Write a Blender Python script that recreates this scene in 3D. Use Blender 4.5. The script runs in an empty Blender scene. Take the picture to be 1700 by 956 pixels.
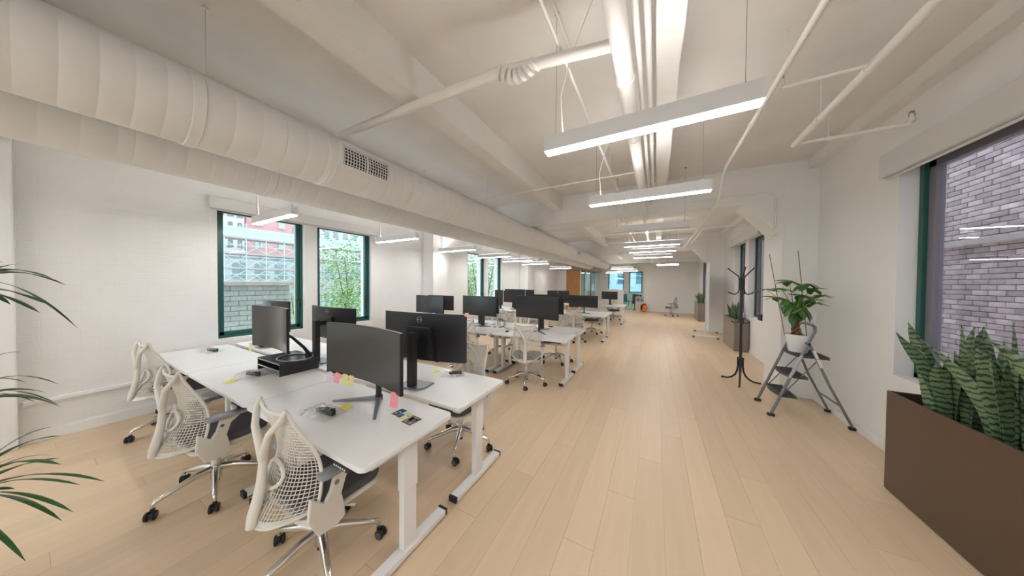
import bpy, bmesh, math, random
from mathutils import Vector, Matrix, noise
random.seed(7)
PI = math.pi
C = bpy.context.scene.collection
SC = bpy.context.scene

# ------------------------------------------------------------------ camera
cam_d = bpy.data.cameras.new('camera'); cam_d.sensor_width = 36; cam_d.lens = 442.13*36/1700
cam_d.clip_start = 0.02; cam_d.clip_end = 300
cam = bpy.data.objects.new('camera', cam_d); C.objects.link(cam)
Rr = Matrix(((0.87960, -0.47550, -0.01413), (0.47566, 0.87956, 0.01097), (0.00721, -0.01637, 0.99984)))
rt, fw, up = Rr.col[0], Rr.col[1], Rr.col[2]
M4x = Matrix.Identity(4)
for i in range(3):
    M4x[i][0] = rt[i]; M4x[i][1] = up[i]; M4x[i][2] = -fw[i]
M4x.translation = Vector((0, 0, 1.62))
cam.matrix_world = M4x
SC.camera = cam
# ------------------------------------------------------------------ world, exposure
w = bpy.data.worlds.new('sky'); SC.world = w; w.use_nodes = True
nt = w.node_tree; bg = nt.nodes['Background']
tc = nt.nodes.new('ShaderNodeTexCoord'); sep = nt.nodes.new('ShaderNodeSeparateXYZ')
rmp = nt.nodes.new('ShaderNodeValToRGB')
rmp.color_ramp.elements[0].position = 0.0; rmp.color_ramp.elements[0].color = (0.62, 0.66, 0.68, 1)
rmp.color_ramp.elements[1].position = 0.35; rmp.color_ramp.elements[1].color = (0.80, 0.91, 1.0, 1)
nt.links.new(tc.outputs['Generated'], sep.inputs[0]); nt.links.new(sep.outputs['Z'], rmp.inputs[0])
nt.links.new(rmp.outputs[0], bg.inputs[0]); bg.inputs[1].default_value = 2.0
SC.view_settings.view_transform = 'Standard'; SC.view_settings.look = 'None'
SC.view_settings.gamma = 1; SC.view_settings.exposure = 0.62
SC.view_settings.use_curve_mapping = False
LAMP = 36.0      # strength of the pendant diffusers
FILLUP = 16.0       # strength of the added glow strips that brighten the ceiling

# ------------------------------------------------------------------ materials
def mat(name, col, rough=0.5, metal=0.0, var=0.0, scale=8.0, bump=0.0, bscale=40.0, emit=0.0, emitcol=None, spec=0.5,
        coat=0.0, stretch=None, rnd=0.0):
    m = bpy.data.materials.new(name); m.use_nodes = True
    n = m.node_tree; b = n.nodes['Principled BSDF']
    b.inputs['Base Color'].default_value = (*col, 1); b.inputs['Roughness'].default_value = rough
    b.inputs['Metallic'].default_value = metal; b.inputs['Specular IOR Level'].default_value = spec
    b.inputs['Coat Weight'].default_value = coat
    t = n.nodes.new('ShaderNodeTexCoord'); src = t.outputs['Object']
    if stretch:
        mp = n.nodes.new('ShaderNodeMapping'); mp.inputs['Scale'].default_value = stretch
        n.links.new(src, mp.inputs[0]); src = mp.outputs[0]
    if var > 0 or rnd > 0:
        no = n.nodes.new('ShaderNodeTexNoise'); no.inputs['Scale'].default_value = scale; no.inputs['Detail'].default_value = 4
        n.links.new(src, no.inputs['Vector'])
        hs = n.nodes.new('ShaderNodeHueSaturation'); hs.inputs['Color'].default_value = (*col, 1)
        mr = n.nodes.new('ShaderNodeMapRange'); mr.inputs['To Min'].default_value = 1-var; mr.inputs['To Max'].default_value = 1+var
        mr.inputs['From Min'].default_value = 0.3; mr.inputs['From Max'].default_value = 0.7
        n.links.new(no.outputs['Fac'], mr.inputs['Value']); val = mr.outputs[0]
        if rnd > 0:
            oi = n.nodes.new('ShaderNodeObjectInfo'); m2 = n.nodes.new('ShaderNodeMapRange')
            m2.inputs['To Min'].default_value = 1-rnd; m2.inputs['To Max'].default_value = 1+rnd
            n.links.new(oi.outputs['Random'], m2.inputs['Value'])
            mu = n.nodes.new('ShaderNodeMath'); mu.operation = 'MULTIPLY'
            n.links.new(val, mu.inputs[0]); n.links.new(m2.outputs[0], mu.inputs[1]); val = mu.outputs[0]
        n.links.new(val, hs.inputs['Value']); n.links.new(hs.outputs[0], b.inputs['Base Color'])
    if bump > 0:
        nb = n.nodes.new('ShaderNodeTexNoise'); nb.inputs['Scale'].default_value = bscale; nb.inputs['Detail'].default_value = 6
        n.links.new(src, nb.inputs['Vector'])
        bp = n.nodes.new('ShaderNodeBump'); bp.inputs['Strength'].default_value = bump; bp.inputs['Distance'].default_value = 0.01
        n.links.new(nb.outputs['Fac'], bp.inputs['Height']); n.links.new(bp.outputs[0], b.inputs['Normal'])
    if emit > 0:
        b.inputs['Emission Color'].default_value = (*(emitcol or col), 1); b.inputs['Emission Strength'].default_value = emit
    return m

def brick_mat(name, col, strength=0.35):
    m = mat(name, col, 0.75, var=0.02, scale=3)
    n = m.node_tree; b = n.nodes['Principled BSDF']
    t = n.nodes.new('ShaderNodeTexCoord'); mp = n.nodes.new('ShaderNodeMapping')
    mp.inputs['Rotation'].default_value = (0, PI/2, 0); mp.inputs['Rotation'].default_value = (PI/2, 0, PI/2)
    sx = n.nodes.new('ShaderNodeSeparateXYZ'); cb = n.nodes.new('ShaderNodeCombineXYZ')
    n.links.new(t.outputs['Object'], sx.inputs[0]); n.links.new(sx.outputs['Y'], cb.inputs['X']); n.links.new(sx.outputs['Z'], cb.inputs['Y'])
    br = n.nodes.new('ShaderNodeTexBrick'); br.inputs['Scale'].default_value = 1
    br.inputs['Brick Width'].default_value = 0.21; br.inputs['Row Height'].default_value = 0.072; br.inputs['Mortar Size'].default_value = 0.006
    br.inputs['Mortar Smooth'].default_value = 0.6
    nn = n.nodes.new('ShaderNodeTexNoise'); nn.inputs['Scale'].default_value = 14; nn.inputs['Detail'].default_value = 5
    n.links.new(t.outputs['Object'], nn.inputs['Vector'])
    va = n.nodes.new('ShaderNodeVectorMath'); va.operation = 'MULTIPLY_ADD'; va.inputs[1].default_value = (0.02, 0.02, 0)
    n.links.new(nn.outputs['Color'], va.inputs[0]); n.links.new(cb.outputs[0], va.inputs[2]); n.links.new(va.outputs[0], br.inputs['Vector'])
    ad = n.nodes.new('ShaderNodeMath'); ad.operation = 'MULTIPLY_ADD'; ad.inputs[1].default_value = -1.0
    n.links.new(br.outputs['Fac'], ad.inputs[0]); n.links.new(nn.outputs['Fac'], ad.inputs[2])
    bp = n.nodes.new('ShaderNodeBump'); bp.inputs['Strength'].default_value = strength; bp.inputs['Distance'].default_value = 0.008
    n.links.new(ad.outputs[0], bp.inputs['Height']); n.links.new(bp.outputs[0], b.inputs['Normal'])
    return m

def glass_mat(name, tint=(1, 1, 1), refl=1.0):
    m = bpy.data.materials.new(name); m.use_nodes = True; n = m.node_tree; n.nodes.clear()
    o = n.nodes.new('ShaderNodeOutputMaterial'); mx = n.nodes.new('ShaderNodeMixShader')
    tr = n.nodes.new('ShaderNodeBsdfTransparent'); tr.inputs[0].default_value = (*tint, 1)
    gl = n.nodes.new('ShaderNodeBsdfGlossy'); gl.inputs['Roughness'].default_value = 0.0
    lw = n.nodes.new('ShaderNodeLayerWeight'); lw.inputs['Blend'].default_value = 0.5   # Schlick fresnel, same from both sides
    pw = n.nodes.new('ShaderNodeMath'); pw.operation = 'POWER'; pw.inputs[1].default_value = 5
    ma = n.nodes.new('ShaderNodeMath'); ma.operation = 'MULTIPLY_ADD'; ma.inputs[1].default_value = .96; ma.inputs[2].default_value = .04
    mu = n.nodes.new('ShaderNodeMath'); mu.operation = 'MULTIPLY'; mu.inputs[1].default_value = refl; mu.use_clamp = True
    n.links.new(lw.outputs['Facing'], pw.inputs[0]); n.links.new(pw.outputs[0], ma.inputs[0]); n.links.new(ma.outputs[0], mu.inputs[0]); n.links.new(mu.outputs[0], mx.inputs[0])
    n.links.new(tr.outputs[0], mx.inputs[1]); n.links.new(gl.outputs[0], mx.inputs[2]); n.links.new(mx.outputs[0], o.inputs[0])
    return m

def leaf_band_mat(name, base, dark):
    m = mat(name, base, 0.38, spec=0.5); n = m.node_tree; b = n.nodes['Principled BSDF']
    t = n.nodes.new('ShaderNodeTexCoord'); wv = n.nodes.new('ShaderNodeTexWave')
    wv.bands_direction = 'Z'; wv.inputs['Scale'].default_value = 9; wv.inputs['Distortion'].default_value = 5
    wv.inputs['Detail'].default_value = 3; wv.inputs['Detail Scale'].default_value = 3
    r = n.nodes.new('ShaderNodeValToRGB'); r.color_ramp.elements[0].position = 0.12; r.color_ramp.elements[1].position = 0.5
    r.color_ramp.elements[0].color = (*dark, 1); r.color_ramp.elements[1].color = (*base, 1)
    n.links.new(t.outputs['Object'], wv.inputs[0]); n.links.new(wv.outputs[0], r.inputs[0]); n.links.new(r.outputs[0], b.inputs['Base Color'])
    return m

def wood_mat(name, col, rnd=0.07):
    m = mat(name, col, 0.42, var=0.03, scale=2.0, stretch=(9, 0.7, 1), rnd=rnd, bump=0.03, bscale=6, spec=0.45)
    return m

WALL = mat('white_wall_paint', (0.84, 0.83, 0.815), 0.7, var=0.015, scale=2, bump=0.12, bscale=18)
WBRICK = brick_mat('white_painted_brick', (0.85, 0.84, 0.83), 0.22)
CEIL = mat('cream_plaster_ceiling', (0.80, 0.775, 0.75), 0.8, var=0.05, scale=1.6, bump=0.35, bscale=5)
BEAMM = mat('cream_painted_beam', (0.83, 0.81, 0.79), 0.75, var=0.03, scale=2.5, bump=0.35, bscale=6)
PIPEM = mat('cream_pipe_paint', (0.83, 0.80, 0.77), 0.5, var=0.02, scale=6)
DUCTM = mat('white_duct_paint', (0.84, 0.83, 0.82), 0.55, var=0.025, scale=3)
SHADEM = mat('painted_shade', (0.03, 0.03, 0.03), 0.9)
FLOORB = mat('floor_joint', (0.50, 0.37, 0.24), 0.8)
PLANK = wood_mat('pale_maple_plank', (0.72, 0.55, 0.375), 0.045)
TRIMM = mat('white_trim_paint', (0.86, 0.85, 0.84), 0.45, var=0.01)
GREEN = mat('dark_green_frame', (0.018, 0.095, 0.08), 0.35, var=0.05)
DKFRAME = mat('dark_grey_frame', (0.06, 0.06, 0.07), 0.35, var=0.03)
GRFRAME = mat('grey_frame', (0.20, 0.19, 0.22), 0.35, var=0.03)
BLIND = mat('pale_grey_blind', (0.70, 0.69, 0.67), 0.6, var=0.01)
FIXT = mat('white_fixture_metal', (0.72, 0.72, 0.73), 0.4, var=0.01)
GLOW = mat('glowing_diffuser', (1, 1, 1), 0.6, emit=LAMP, emitcol=(1.0, 0.985, 0.955))
FILLG = mat('ceiling_fill_glow', (1, 1, 1), 0.6, emit=FILLUP, emitcol=(1.0, 0.98, 0.95))
DIFFOFF = mat('unlit_diffuser', (0.62, 0.62, 0.65), 0.5)
DESKT = mat('white_desk_laminate', (0.84, 0.83, 0.83), 0.30, var=0.008, spec=0.4)
DESKE = mat('cream_desk_edge', (0.74, 0.70, 0.64), 0.5)
DESKM = mat('white_desk_metal', (0.82, 0.81, 0.81), 0.35, var=0.01)
BLACKP = mat('black_plastic', (0.018, 0.018, 0.02), 0.45, var=0.05)
SCREEN = mat('black_screen', (0.008, 0.009, 0.012), 0.24, spec=0.7, var=0.02, coat=0.35)
SCREEN.node_tree.nodes['Principled BSDF'].inputs['Coat Roughness'].default_value = 0.2
MONB = mat('dark_grey_monitor_shell', (0.017, 0.016, 0.020), 0.38, var=0.04, bump=0.03, bscale=200)
SILVER = mat('silver_plastic', (0.55, 0.55, 0.56), 0.3, metal=0.6, var=0.02)
GREYM = mat('grey_metal', (0.22, 0.23, 0.25), 0.35, metal=0.7, var=0.03)
CHROME = mat('polished_aluminium', (0.72, 0.71, 0.70), 0.16, metal=1.0, var=0.02)
CHW = mat('ivory_chair_plastic', (0.74, 0.705, 0.64), 0.42, var=0.01)
CHG = mat('grey_chair_plastic', (0.33, 0.32, 0.31), 0.45, var=0.01)
SEATF = mat('charcoal_seat_fabric', (0.10, 0.095, 0.11), 0.85, var=0.08, scale=150, bump=0.2, bscale=300)
PADG = mat('grey_armrest_pad', (0.27, 0.28, 0.30), 0.55, var=0.02)
LADM = mat('grey_ladder_tube', (0.20, 0.20, 0.21), 0.35, metal=0.35, var=0.04)
TREAD = mat('ribbed_black_tread', (0.055, 0.055, 0.06), 0.6, var=0.1, scale=80, bump=0.4, bscale=150)
RUBBER = mat('black_rubber', (0.015, 0.015, 0.015), 0.6, var=0.05)
PLANTB = mat('brown_metal_planter', (0.125, 0.08, 0.055), 0.32, metal=0.45, var=0.03, scale=3)
PLANTG = mat('taupe_metal_planter', (0.24, 0.20, 0.18), 0.3, metal=0.5, var=0.03, scale=3)
SOIL = mat('dark_soil', (0.02, 0.015, 0.012), 0.95, var=0.3, scale=60, bump=0.6, bscale=80)
SNAKE = leaf_band_mat('banded_snake_plant_leaf', (0.17, 0.25, 0.135), (0.02, 0.055, 0.022))
LEAFG = mat('glossy_green_leaf', (0.055, 0.17, 0.03), 0.35, var=0.3, scale=14)
LEAFL = mat('light_green_leaf', (0.16, 0.34, 0.06), 0.38, var=0.2, scale=14)
LEAFD = mat('dark_blade_leaf', (0.03, 0.10, 0.02), 0.4, var=0.3, scale=10)
BARK = mat('braided_trunk_bark', (0.17, 0.095, 0.05), 0.8, var=0.2, scale=30, bump=0.5, bscale=60)
CANE = mat('bamboo_cane', (0.25, 0.18, 0.085), 0.6, var=0.2, scale=40)
POTW = mat('white_ceramic_pot', (0.82, 0.83, 0.84), 0.3, var=0.01)
LABELM = mat('label_paper', (0.80, 0.72, 0.66), 0.5, var=0.12, scale=70)
WOODP = mat('oak_panel', (0.50, 0.24, 0.08), 0.5, var=0.12, scale=3, stretch=(8, 8, 0.6))
CLEAR = glass_mat('window_glass', (0.97, 1.0, 0.99), 1.0)
CLEARR = glass_mat('tinted_window_glass', (0.90, 0.90, 0.96), 1.8)
TEALG = glass_mat('teal_partition_glass', (0.78, 0.95, 0.97), 1.0)
PLAST = glass_mat('clear_crumpled_plastic', (0.975, 0.975, 0.985), 3.0)
def flat(name, col, r=0.7): return mat(name, col, r, var=0.02)
YEL = flat('yellow_paper', (0.82, 0.78, 0.10)); YEL2 = flat('mustard_paper', (0.74, 0.66, 0.26)); PINK = flat('pink_paper', (0.88, 0.33, 0.38))
LILAC = flat('lilac_paper', (0.66, 0.52, 0.64)); ORANGE = flat('orange_cloth', (0.85, 0.22, 0.02)); NAVY = flat('navy_print', (0.02, 0.04, 0.12))
TEALP = flat('teal_print', (0.03, 0.14, 0.16)); INK = flat('ink', (0.04, 0.04, 0.04)); WHITEP = flat('white_print', (0.85, 0.85, 0.85))
BRICKW = mat('weathered_rose_grey_brick', (0.44, 0.36, 0.345), 0.85, var=0.2, scale=9, rnd=0.28, bump=0.5, bscale=30)
BRICKP = mat('grey_green_painted_brick', (0.34, 0.37, 0.35), 0.8, var=0.12, scale=6, rnd=0.10, bump=0.5, bscale=20)
MORT = mat('grey_mortar', (0.30, 0.31, 0.29), 0.9, var=0.1)
MORTD = mat('brown_mortar', (0.36, 0.31, 0.31), 0.9, var=0.1)
STONE = mat('pale_stone_cap', (0.42, 0.38, 0.34), 0.8, var=0.1)
TEALCH = flat('teal_fabric', (0.03, 0.20, 0.24))

# ------------------------------------------------------------------ mesh builder
class MB:
    def __init__(s): s.v = []; s.f = []; s.mi = []; s.cur = 0
    def add(s, vs, fs, M=None):
        o = len(s.v)
        for p in vs:
            p = Vector(p); s.v.append(tuple(M @ p) if M else tuple(p))
        for f in fs: s.f.append(tuple(i+o for i in f)); s.mi.append(s.cur)
        return s
    def box(s, x0, x1, y0, y1, z0, z1, M=None):
        vs = [(x0,y0,z0),(x1,y0,z0),(x1,y1,z0),(x0,y1,z0),(x0,y0,z1),(x1,y0,z1),(x1,y1,z1),(x0,y1,z1)]
        return s.add(vs, [(0,3,2,1),(4,5,6,7),(0,1,5,4),(1,2,6,5),(2,3,7,6),(3,0,4,7)], M)
    def prism(s, poly, h0, h1, axis='z', M=None):
        n = len(poly)
        def q(a, b, h): return {'z': (a, b, h), 'x': (h, a, b), 'y': (a, h, b)}[axis]
        vs = [q(a, b, h0) for a, b in poly] + [q(a, b, h1) for a, b in poly]
        fs = [tuple(range(n))[::-1], tuple(range(n, 2*n))] + [(i, (i+1) % n, n+(i+1) % n, n+i) for i in range(n)]
        return s.add(vs, fs, M)
    def tube(s, pts, r, seg=8, cap=True, flat_=1.0, closed=False):
        pts = [Vector(p) for p in pts]; n = len(pts)
        rs = r if isinstance(r, (list, tuple)) else [r]*n
        o = len(s.v); ref = None
        for i, p in enumerate(pts):
            if closed: t = (pts[(i+1) % n]-pts[i-1]).normalized()
            else: t = (pts[min(i+1, n-1)]-pts[max(i-1, 0)]).normalized()
            if ref is None:
                ref = Vector((0, 0, 1)) if abs(t.z) < 0.9 else Vector((1, 0, 0))
            a = (ref - t*ref.dot(t)).normalized(); b = t.cross(a); ref = a
            for k in range(seg):
                an = 2*PI*k/seg
                s.v.append(tuple(p + (a*math.cos(an)*flat_ + b*math.sin(an))*rs[i]))
        m = n if closed else n-1
        for i in range(m):
            for k in range(seg):
                a0 = o+i*seg+k; a1 = o+i*seg+(k+1) % seg; j = (i+1) % n
                s.f.append((a0, a1, o+j*seg+(k+1) % seg, o+j*seg+k)); s.mi.append(s.cur)
        if cap and not closed:
            s.f.append(tuple(o+k for k in range(seg))[::-1]); s.mi.append(s.cur)
            s.f.append(tuple(o+(n-1)*seg+k for k in range(seg))); s.mi.append(s.cur)
        return s
    def cyl(s, p0, p1, r0, r1=None, seg=16): return s.tube([p0, p1], [r0, r0 if r1 is None else r1], seg)
    def lathe(s, prof, seg=24, c=(0, 0, 0)):
        o = len(s.v); n = len(prof)
        for r, z in prof:
            for k in range(seg):
                a = 2*PI*k/seg; s.v.append((c[0]+r*math.cos(a), c[1]+r*math.sin(a), c[2]+z))
        for i in range(n-1):
            for k in range(seg):
                s.f.append((o+i*seg+k, o+i*seg+(k+1) % seg, o+(i+1)*seg+(k+1) % seg, o+(i+1)*seg+k)); s.mi.append(s.cur)
        return s
    def ball(s, c, r, sc=(1, 1, 1), seg=12, rings=8):
        prof = [(max(math.sin(PI*i/rings), 1e-3)*r, -math.cos(PI*i/rings)*r) for i in range(rings+1)]
        o = len(s.v); s.lathe(prof, seg)
        for i in range(o, len(s.v)):
            x, y, z = s.v[i]; s.v[i] = (c[0]+x*sc[0], c[1]+y*sc[1], c[2]+z*sc[2])
        return s
    def grid(s, fn, nu, nv):
        o = len(s.v)
        for j in range(nv+1):
            for i in range(nu+1): s.v.append(tuple(fn(i/nu, j/nv)))
        for j in range(nv):
            for i in range(nu):
                a = o+j*(nu+1)+i; s.f.append((a, a+1, a+nu+2, a+nu+1)); s.mi.append(s.cur)
        return s
    def build(s, name, mats, parent=None, smooth=False, bevel=0.0, thick=0.0, kind=None, label=None, loc=None, seg=2):
        me = bpy.data.meshes.new(name); me.from_pydata(s.v, [], s.f)
        ms = mats if isinstance(mats, (list, tuple)) else [mats]
        for m in ms: me.materials.append(m)
        me.polygons.foreach_set('material_index', s.mi)
        if bevel > 0 or thick > 0 or smooth:
            bm = bmesh.new(); bm.from_mesh(me)
            if thick > 0: bmesh.ops.solidify(bm, geom=bm.faces[:], thickness=thick)
            if bevel > 0:
                ed = [e for e in bm.edges if len(e.link_faces) == 2 and e.calc_face_angle(0) > 0.5]
                bmesh.ops.bevel(bm, geom=ed, offset=bevel, segments=seg, affect='EDGES', clamp_overlap=True, profile=0.6)
            if smooth:
                for f in bm.faces: f.smooth = True
                for e in bm.edges:
                    if len(e.link_faces) == 2 and e.calc_face_angle(0) > 0.7: e.smooth = False
            bm.to_mesh(me); bm.free()
        me.update()
        return link(name, me, parent, kind, label, loc)

def link(name, me, parent=None, kind=None, label=None, loc=None):
    o = bpy.data.objects.new(name, me); C.objects.link(o)
    if parent: o.parent = parent
    if kind: o['kind'] = kind
    if label: o['label'] = label
    if loc: o.location = loc
    return o
def thing(name, label, cat, loc=(0, 0, 0), rz=0.0, group=None):
    o = bpy.data.objects.new(name, None); C.objects.link(o); o.empty_display_size = 0.1
    o.location = loc; o.rotation_euler = (0, 0, rz); o['label'] = label; o['category'] = cat
    if group: o['group'] = group
    return o
def tag(o, label, cat, group=None):
    o['label'] = label; o['category'] = cat
    if group: o['group'] = group
    return o
KIDS = {}
def dup(root, loc, rz, label, group=None):
    def kids(o): return [c for c in root_all if c.parent == o]
    root_all = [c for c in root.children_recursive]
    def rec(o, par):
        c = o.copy(); C.objects.link(c)
        if par: c.parent = par
        for k in kids(o): rec(k, c)
        return c
    r = root.copy(); C.objects.link(r); r.location = loc; r.rotation_euler = (0, 0, rz); r['label'] = label
    if group: r['group'] = group
    for k in [c for c in root_all if c.parent == root]: rec(k, r)
    return r
def struct(mb, name, m, parent=None, **k):
    return mb.build(name, m, parent, kind='structure', **k)
def text_mesh(body, size, ext=0.0006):
    cu = bpy.data.curves.new('lettering', 'FONT'); cu.body = body; cu.size = size; cu.extrude = ext
    cu.align_x = 'CENTER'; cu.align_y = 'CENTER'; cu.resolution_u = 3
    ob = bpy.data.objects.new('lettering', cu); C.objects.link(ob)
    bpy.context.view_layer.update()
    me = bpy.data.meshes.new_from_object(ob.evaluated_get(bpy.context.evaluated_depsgraph_get()))
    bpy.data.objects.remove(ob); return me

# ================================================================== ROOM SHELL
XL, XR = -5.44, 2.0
Y0, Y1, YF = -4.5, 24.0, 18.0
ZC = 3.42
fl = struct(MB().box(XL-0.4, XR+0.4, Y0-0.2, Y1+0.2, -0.15, -0.008), 'floor', FLOORB)
# planks: one object each near the camera, one joined part beyond
PW, PL = 0.19, 2.05
pm = MB().box(0.0006, PW-0.0006, 0.0008, PL-0.0008, -0.012, 0.0)
plank_me = None; far = MB(); cnt = 0
cols = int((XR-XL)/PW)+1
cand = []
for i in range(cols):
    x = XL+i*PW; off = (i*0.731 % 1.0)*PL
    y = Y0-off
    while y < Y1:
        cx, cy = x+PW/2, y+PL/2
        d = math.hypot(cx, cy); inview = (Vector((cx, cy, 0))-Vector((0, 0, 0))).dot(Vector((-0.4756, 0.8796, 0))) > -0.3
        cand.append((d if inview else d+100, x, y)); y += PL
cand.sort()
for k, (d, x, y) in enumerate(cand):
    if k < 285 and d < 100:
        if plank_me is None:
            o = pm.build('plank', PLANK, fl); plank_me = o.data
        else: o = link('plank', plank_me, fl)
        o.location = (x, y, 0)
    else: far.box(x+0.0006, min(x+PW, XR+0.05)-0.0006, max(y, Y0)+0.001, min(y+PL, Y1)-0.001, -0.012, 0.0) if y+PL > Y0 else None
far.build('plank', PLANK, fl, kind='stuff')

def wall_x(name, X, Xo, ya, yb, z0, z1, openings, m):
    """wall in the plane X with thickness to Xo; openings (y0,y1,z0,z1)"""
    xa, xb = min(X, Xo), max(X, Xo); mb = MB(); y = ya
    for (a, b, c, d) in sorted(openings):
        mb.box(xa, xb, y, a, z0, z1); mb.box(xa, xb, a, b, z0, c); mb.box(xa, xb, a, b, d, z1); y = b
    mb.box(xa, xb, y, yb, z0, z1)
    return struct(mb, name, m)
LW = [(1.33, 2.39, .80, 2.71), (2.59, 3.64, .80, 2.71), (7.0, 8.02, .80, 2.71), (8.20, 9.20, .80, 2.71), (-3.2, -1.4, .8, 2.62)]
RW = [(1.1, 3.95, .78, 2.80), (7.5, 8.55, .86, 2.78), (8.85, 9.85, .86, 2.78), (14.4, 16.6, .86, 2.78)]
wall_x('wall_left', XL, XL-0.38, Y0, Y1, 0, ZC, LW, WBRICK)
wall_x('wall_right', XR, XR+0.225, Y0, Y1, 0, ZC, RW, WALL)
mb = MB(); mb.box(XL-.38, -4.9, Y0-.2, Y0, 0, ZC); mb.box(-1.9, -1.5, Y0-.2, Y0, 0, ZC); mb.box(1.4, XR+.34, Y0-.2, Y0, 0, ZC)
for a, b in ((-4.9, -1.9), (-1.5, 1.4)): mb.box(a, b, Y0-.2, Y0, 0, .6); mb.box(a, b, Y0-.2, Y0, 2.85, ZC)  # openings added behind the viewpoint to let in fill daylight
struct(mb, 'wall_back', WALL)
struct(MB().box(-0.66, XR, YF, YF+.15, 0, 2.87), 'wall_far', WALL)
# end wall with two big windows
mb = MB(); EW = [(-3.60, -2.36), (-1.95, -0.98)]
x = XL-.38
for a, b in EW:
    mb.box(x, a, Y1, Y1+.3, 0, ZC); mb.box(a, b, Y1, Y1+.3, 0, .95); mb.box(a, b, Y1, Y1+.3, 2.66, ZC); x = b
mb.box(x, XR+.34, Y1, Y1+.3, 0, ZC); struct(mb, 'wall_end', WALL)
# ceiling slab, joists, girders, perimeter beams
ce = struct(MB().box(XL-.4, XR+.4, Y0-.2, Y1+.3, ZC, ZC+.2), 'ceiling', CEIL)
def rough_beam(name, x0, x1, y0, y1, z0, z1, par=None, kind=True, n=60, amp=0.006):
    L = max(x1-x0, y1-y0); ax = 0 if (x1-x0) > (y1-y0) else 1; mb = MB(); o = 0
    for i in range(n+1):
        t = i/n
        for k, (a, z) in enumerate(((0, z0), (1, z0), (1, z1), (0, z1))):
            jx = noise.noise(Vector((t*L*2.3, k*7.1, x0+y0)))*amp; jz = noise.noise(Vector((t*L*2.1, k*3.3, 9.0+x0)))*amp
            if ax == 1: mb.v.append((x0+(x1-x0)*a+jx, y0+L*t, z+(jz if z == z0 else 0)))
            else: mb.v.append((x0+L*t, y0+(y1-y0)*a+jx, z+(jz if z == z0 else 0)))
    for i in range(n):
        for k in range(4):
            mb.f.append((i*4+k, i*4+(k+1) % 4, i*4+4+(k+1) % 4, i*4+4+k)); mb.mi.append(0)
    mb.f.append((0, 1, 2, 3)); mb.mi.append(0); mb.f.append((n*4, n*4+3, n*4+2, n*4+1)); mb.mi.append(0)
    return mb.build(name, BEAMM, par)
GY = [(-0.55, -0.12), (5.35, 5.80), (11.2, 11.65), (17.1, 17.55)]
t_n = 1
def trim(o):
    global t_n
    o.name = 'trim_%d' % t_n; t_n += 1; o['kind'] = 'structure'; return o
for (a, b) in GY: trim(rough_beam('girder', XL-.05, XR+.05, a, b, 2.87, ZC+.01))
spans = [(Y0, -0.5), (-0.15, 5.37), (5.78, 11.22), (11.63, 17.12), (17.5, Y1+.1)]
for (a, b) in spans:
    for (x0, x1) in ((-1.90, -1.72), (-0.02, 0.125), (-3.75, -3.57)):
        trim(rough_beam('joist', x0, x1, a, b, 3.13, ZC+.01))
    trim(rough_beam('perimeter_beam', 1.88, 2.05, a, b, 3.28, ZC+.01)); trim(rough_beam('perimeter_beam', XL-.05, XL+.14, a, b, 3.25, ZC+.01))
# columns with haunches
for (side, ya, yb, xin) in (('r', 5.35, 6.02, 1.63), ('l', 5.10, 5.65, -5.08), ('r', 11.2, 11.85, 1.60), ('l', 10.75, 11.5, -5.02),
                            ('l', -0.75, -0.02, -5.33)):
    mb = MB(); xo = XR+.03 if side == 'r' else XL-.03
    mb.box(min(xin, xo), max(xin, xo), ya, yb, 0, ZC)
    if ya > 0:
        g = [q for q in GY if abs(q[0]-ya) < 0.8][0]; sgn = -1 if side == 'r' else 1
        xi = xin-0.02*sgn
        poly = [(xi, 2.40), (xin+sgn*.08, 2.42), (xin+sgn*.40, 2.80), (xin+sgn*.48, 2.88), (xin+sgn*.48, 2.95), (xi, 2.95)]
        mb.prism(poly if side == 'l' else poly[::-1], g[0]+.004, g[1]-.004, 'y')
    trim(struct(mb, 'column', WALL, bevel=0.012))
# lower-wall ledge and baseboards
mb = MB(); mb.box(XL-.02, XL+.028, 0.0, 5.10, .385, .425); mb.box(XL-.02, XL+.028, 5.65, 10.75, .385, .425)
trim(struct(mb, 'ledge', TRIMM, bevel=0.006))
mb = MB(); mb.box(XL-.02, XL+.02, -.02, 5.10, 0, .105); mb.box(XL-.02, XL+.02, 5.65, 10.75, 0, .105); mb.box(XL-.02, XL+.02, 11.5, 16, 0, .105)
struct(mb, 'baseboard_left', TRIMM, bevel=0.004)
mb = MB(); mb.box(XR-.014, XR+.02, Y0, 5.35, 0, .09); mb.box(XR-.014, XR+.02, 6.02, 11.2, 0, .09); mb.box(XR-.014, XR+.02, 11.85, YF, 0, .09)
struct(mb, 'baseboard_right', TRIMM, bevel=0.003)
struct(MB().box(-0.66, XR-.02, YF-.014, YF+.01, 0, .09), 'baseboard_far', TRIMM, bevel=0.003)

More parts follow.
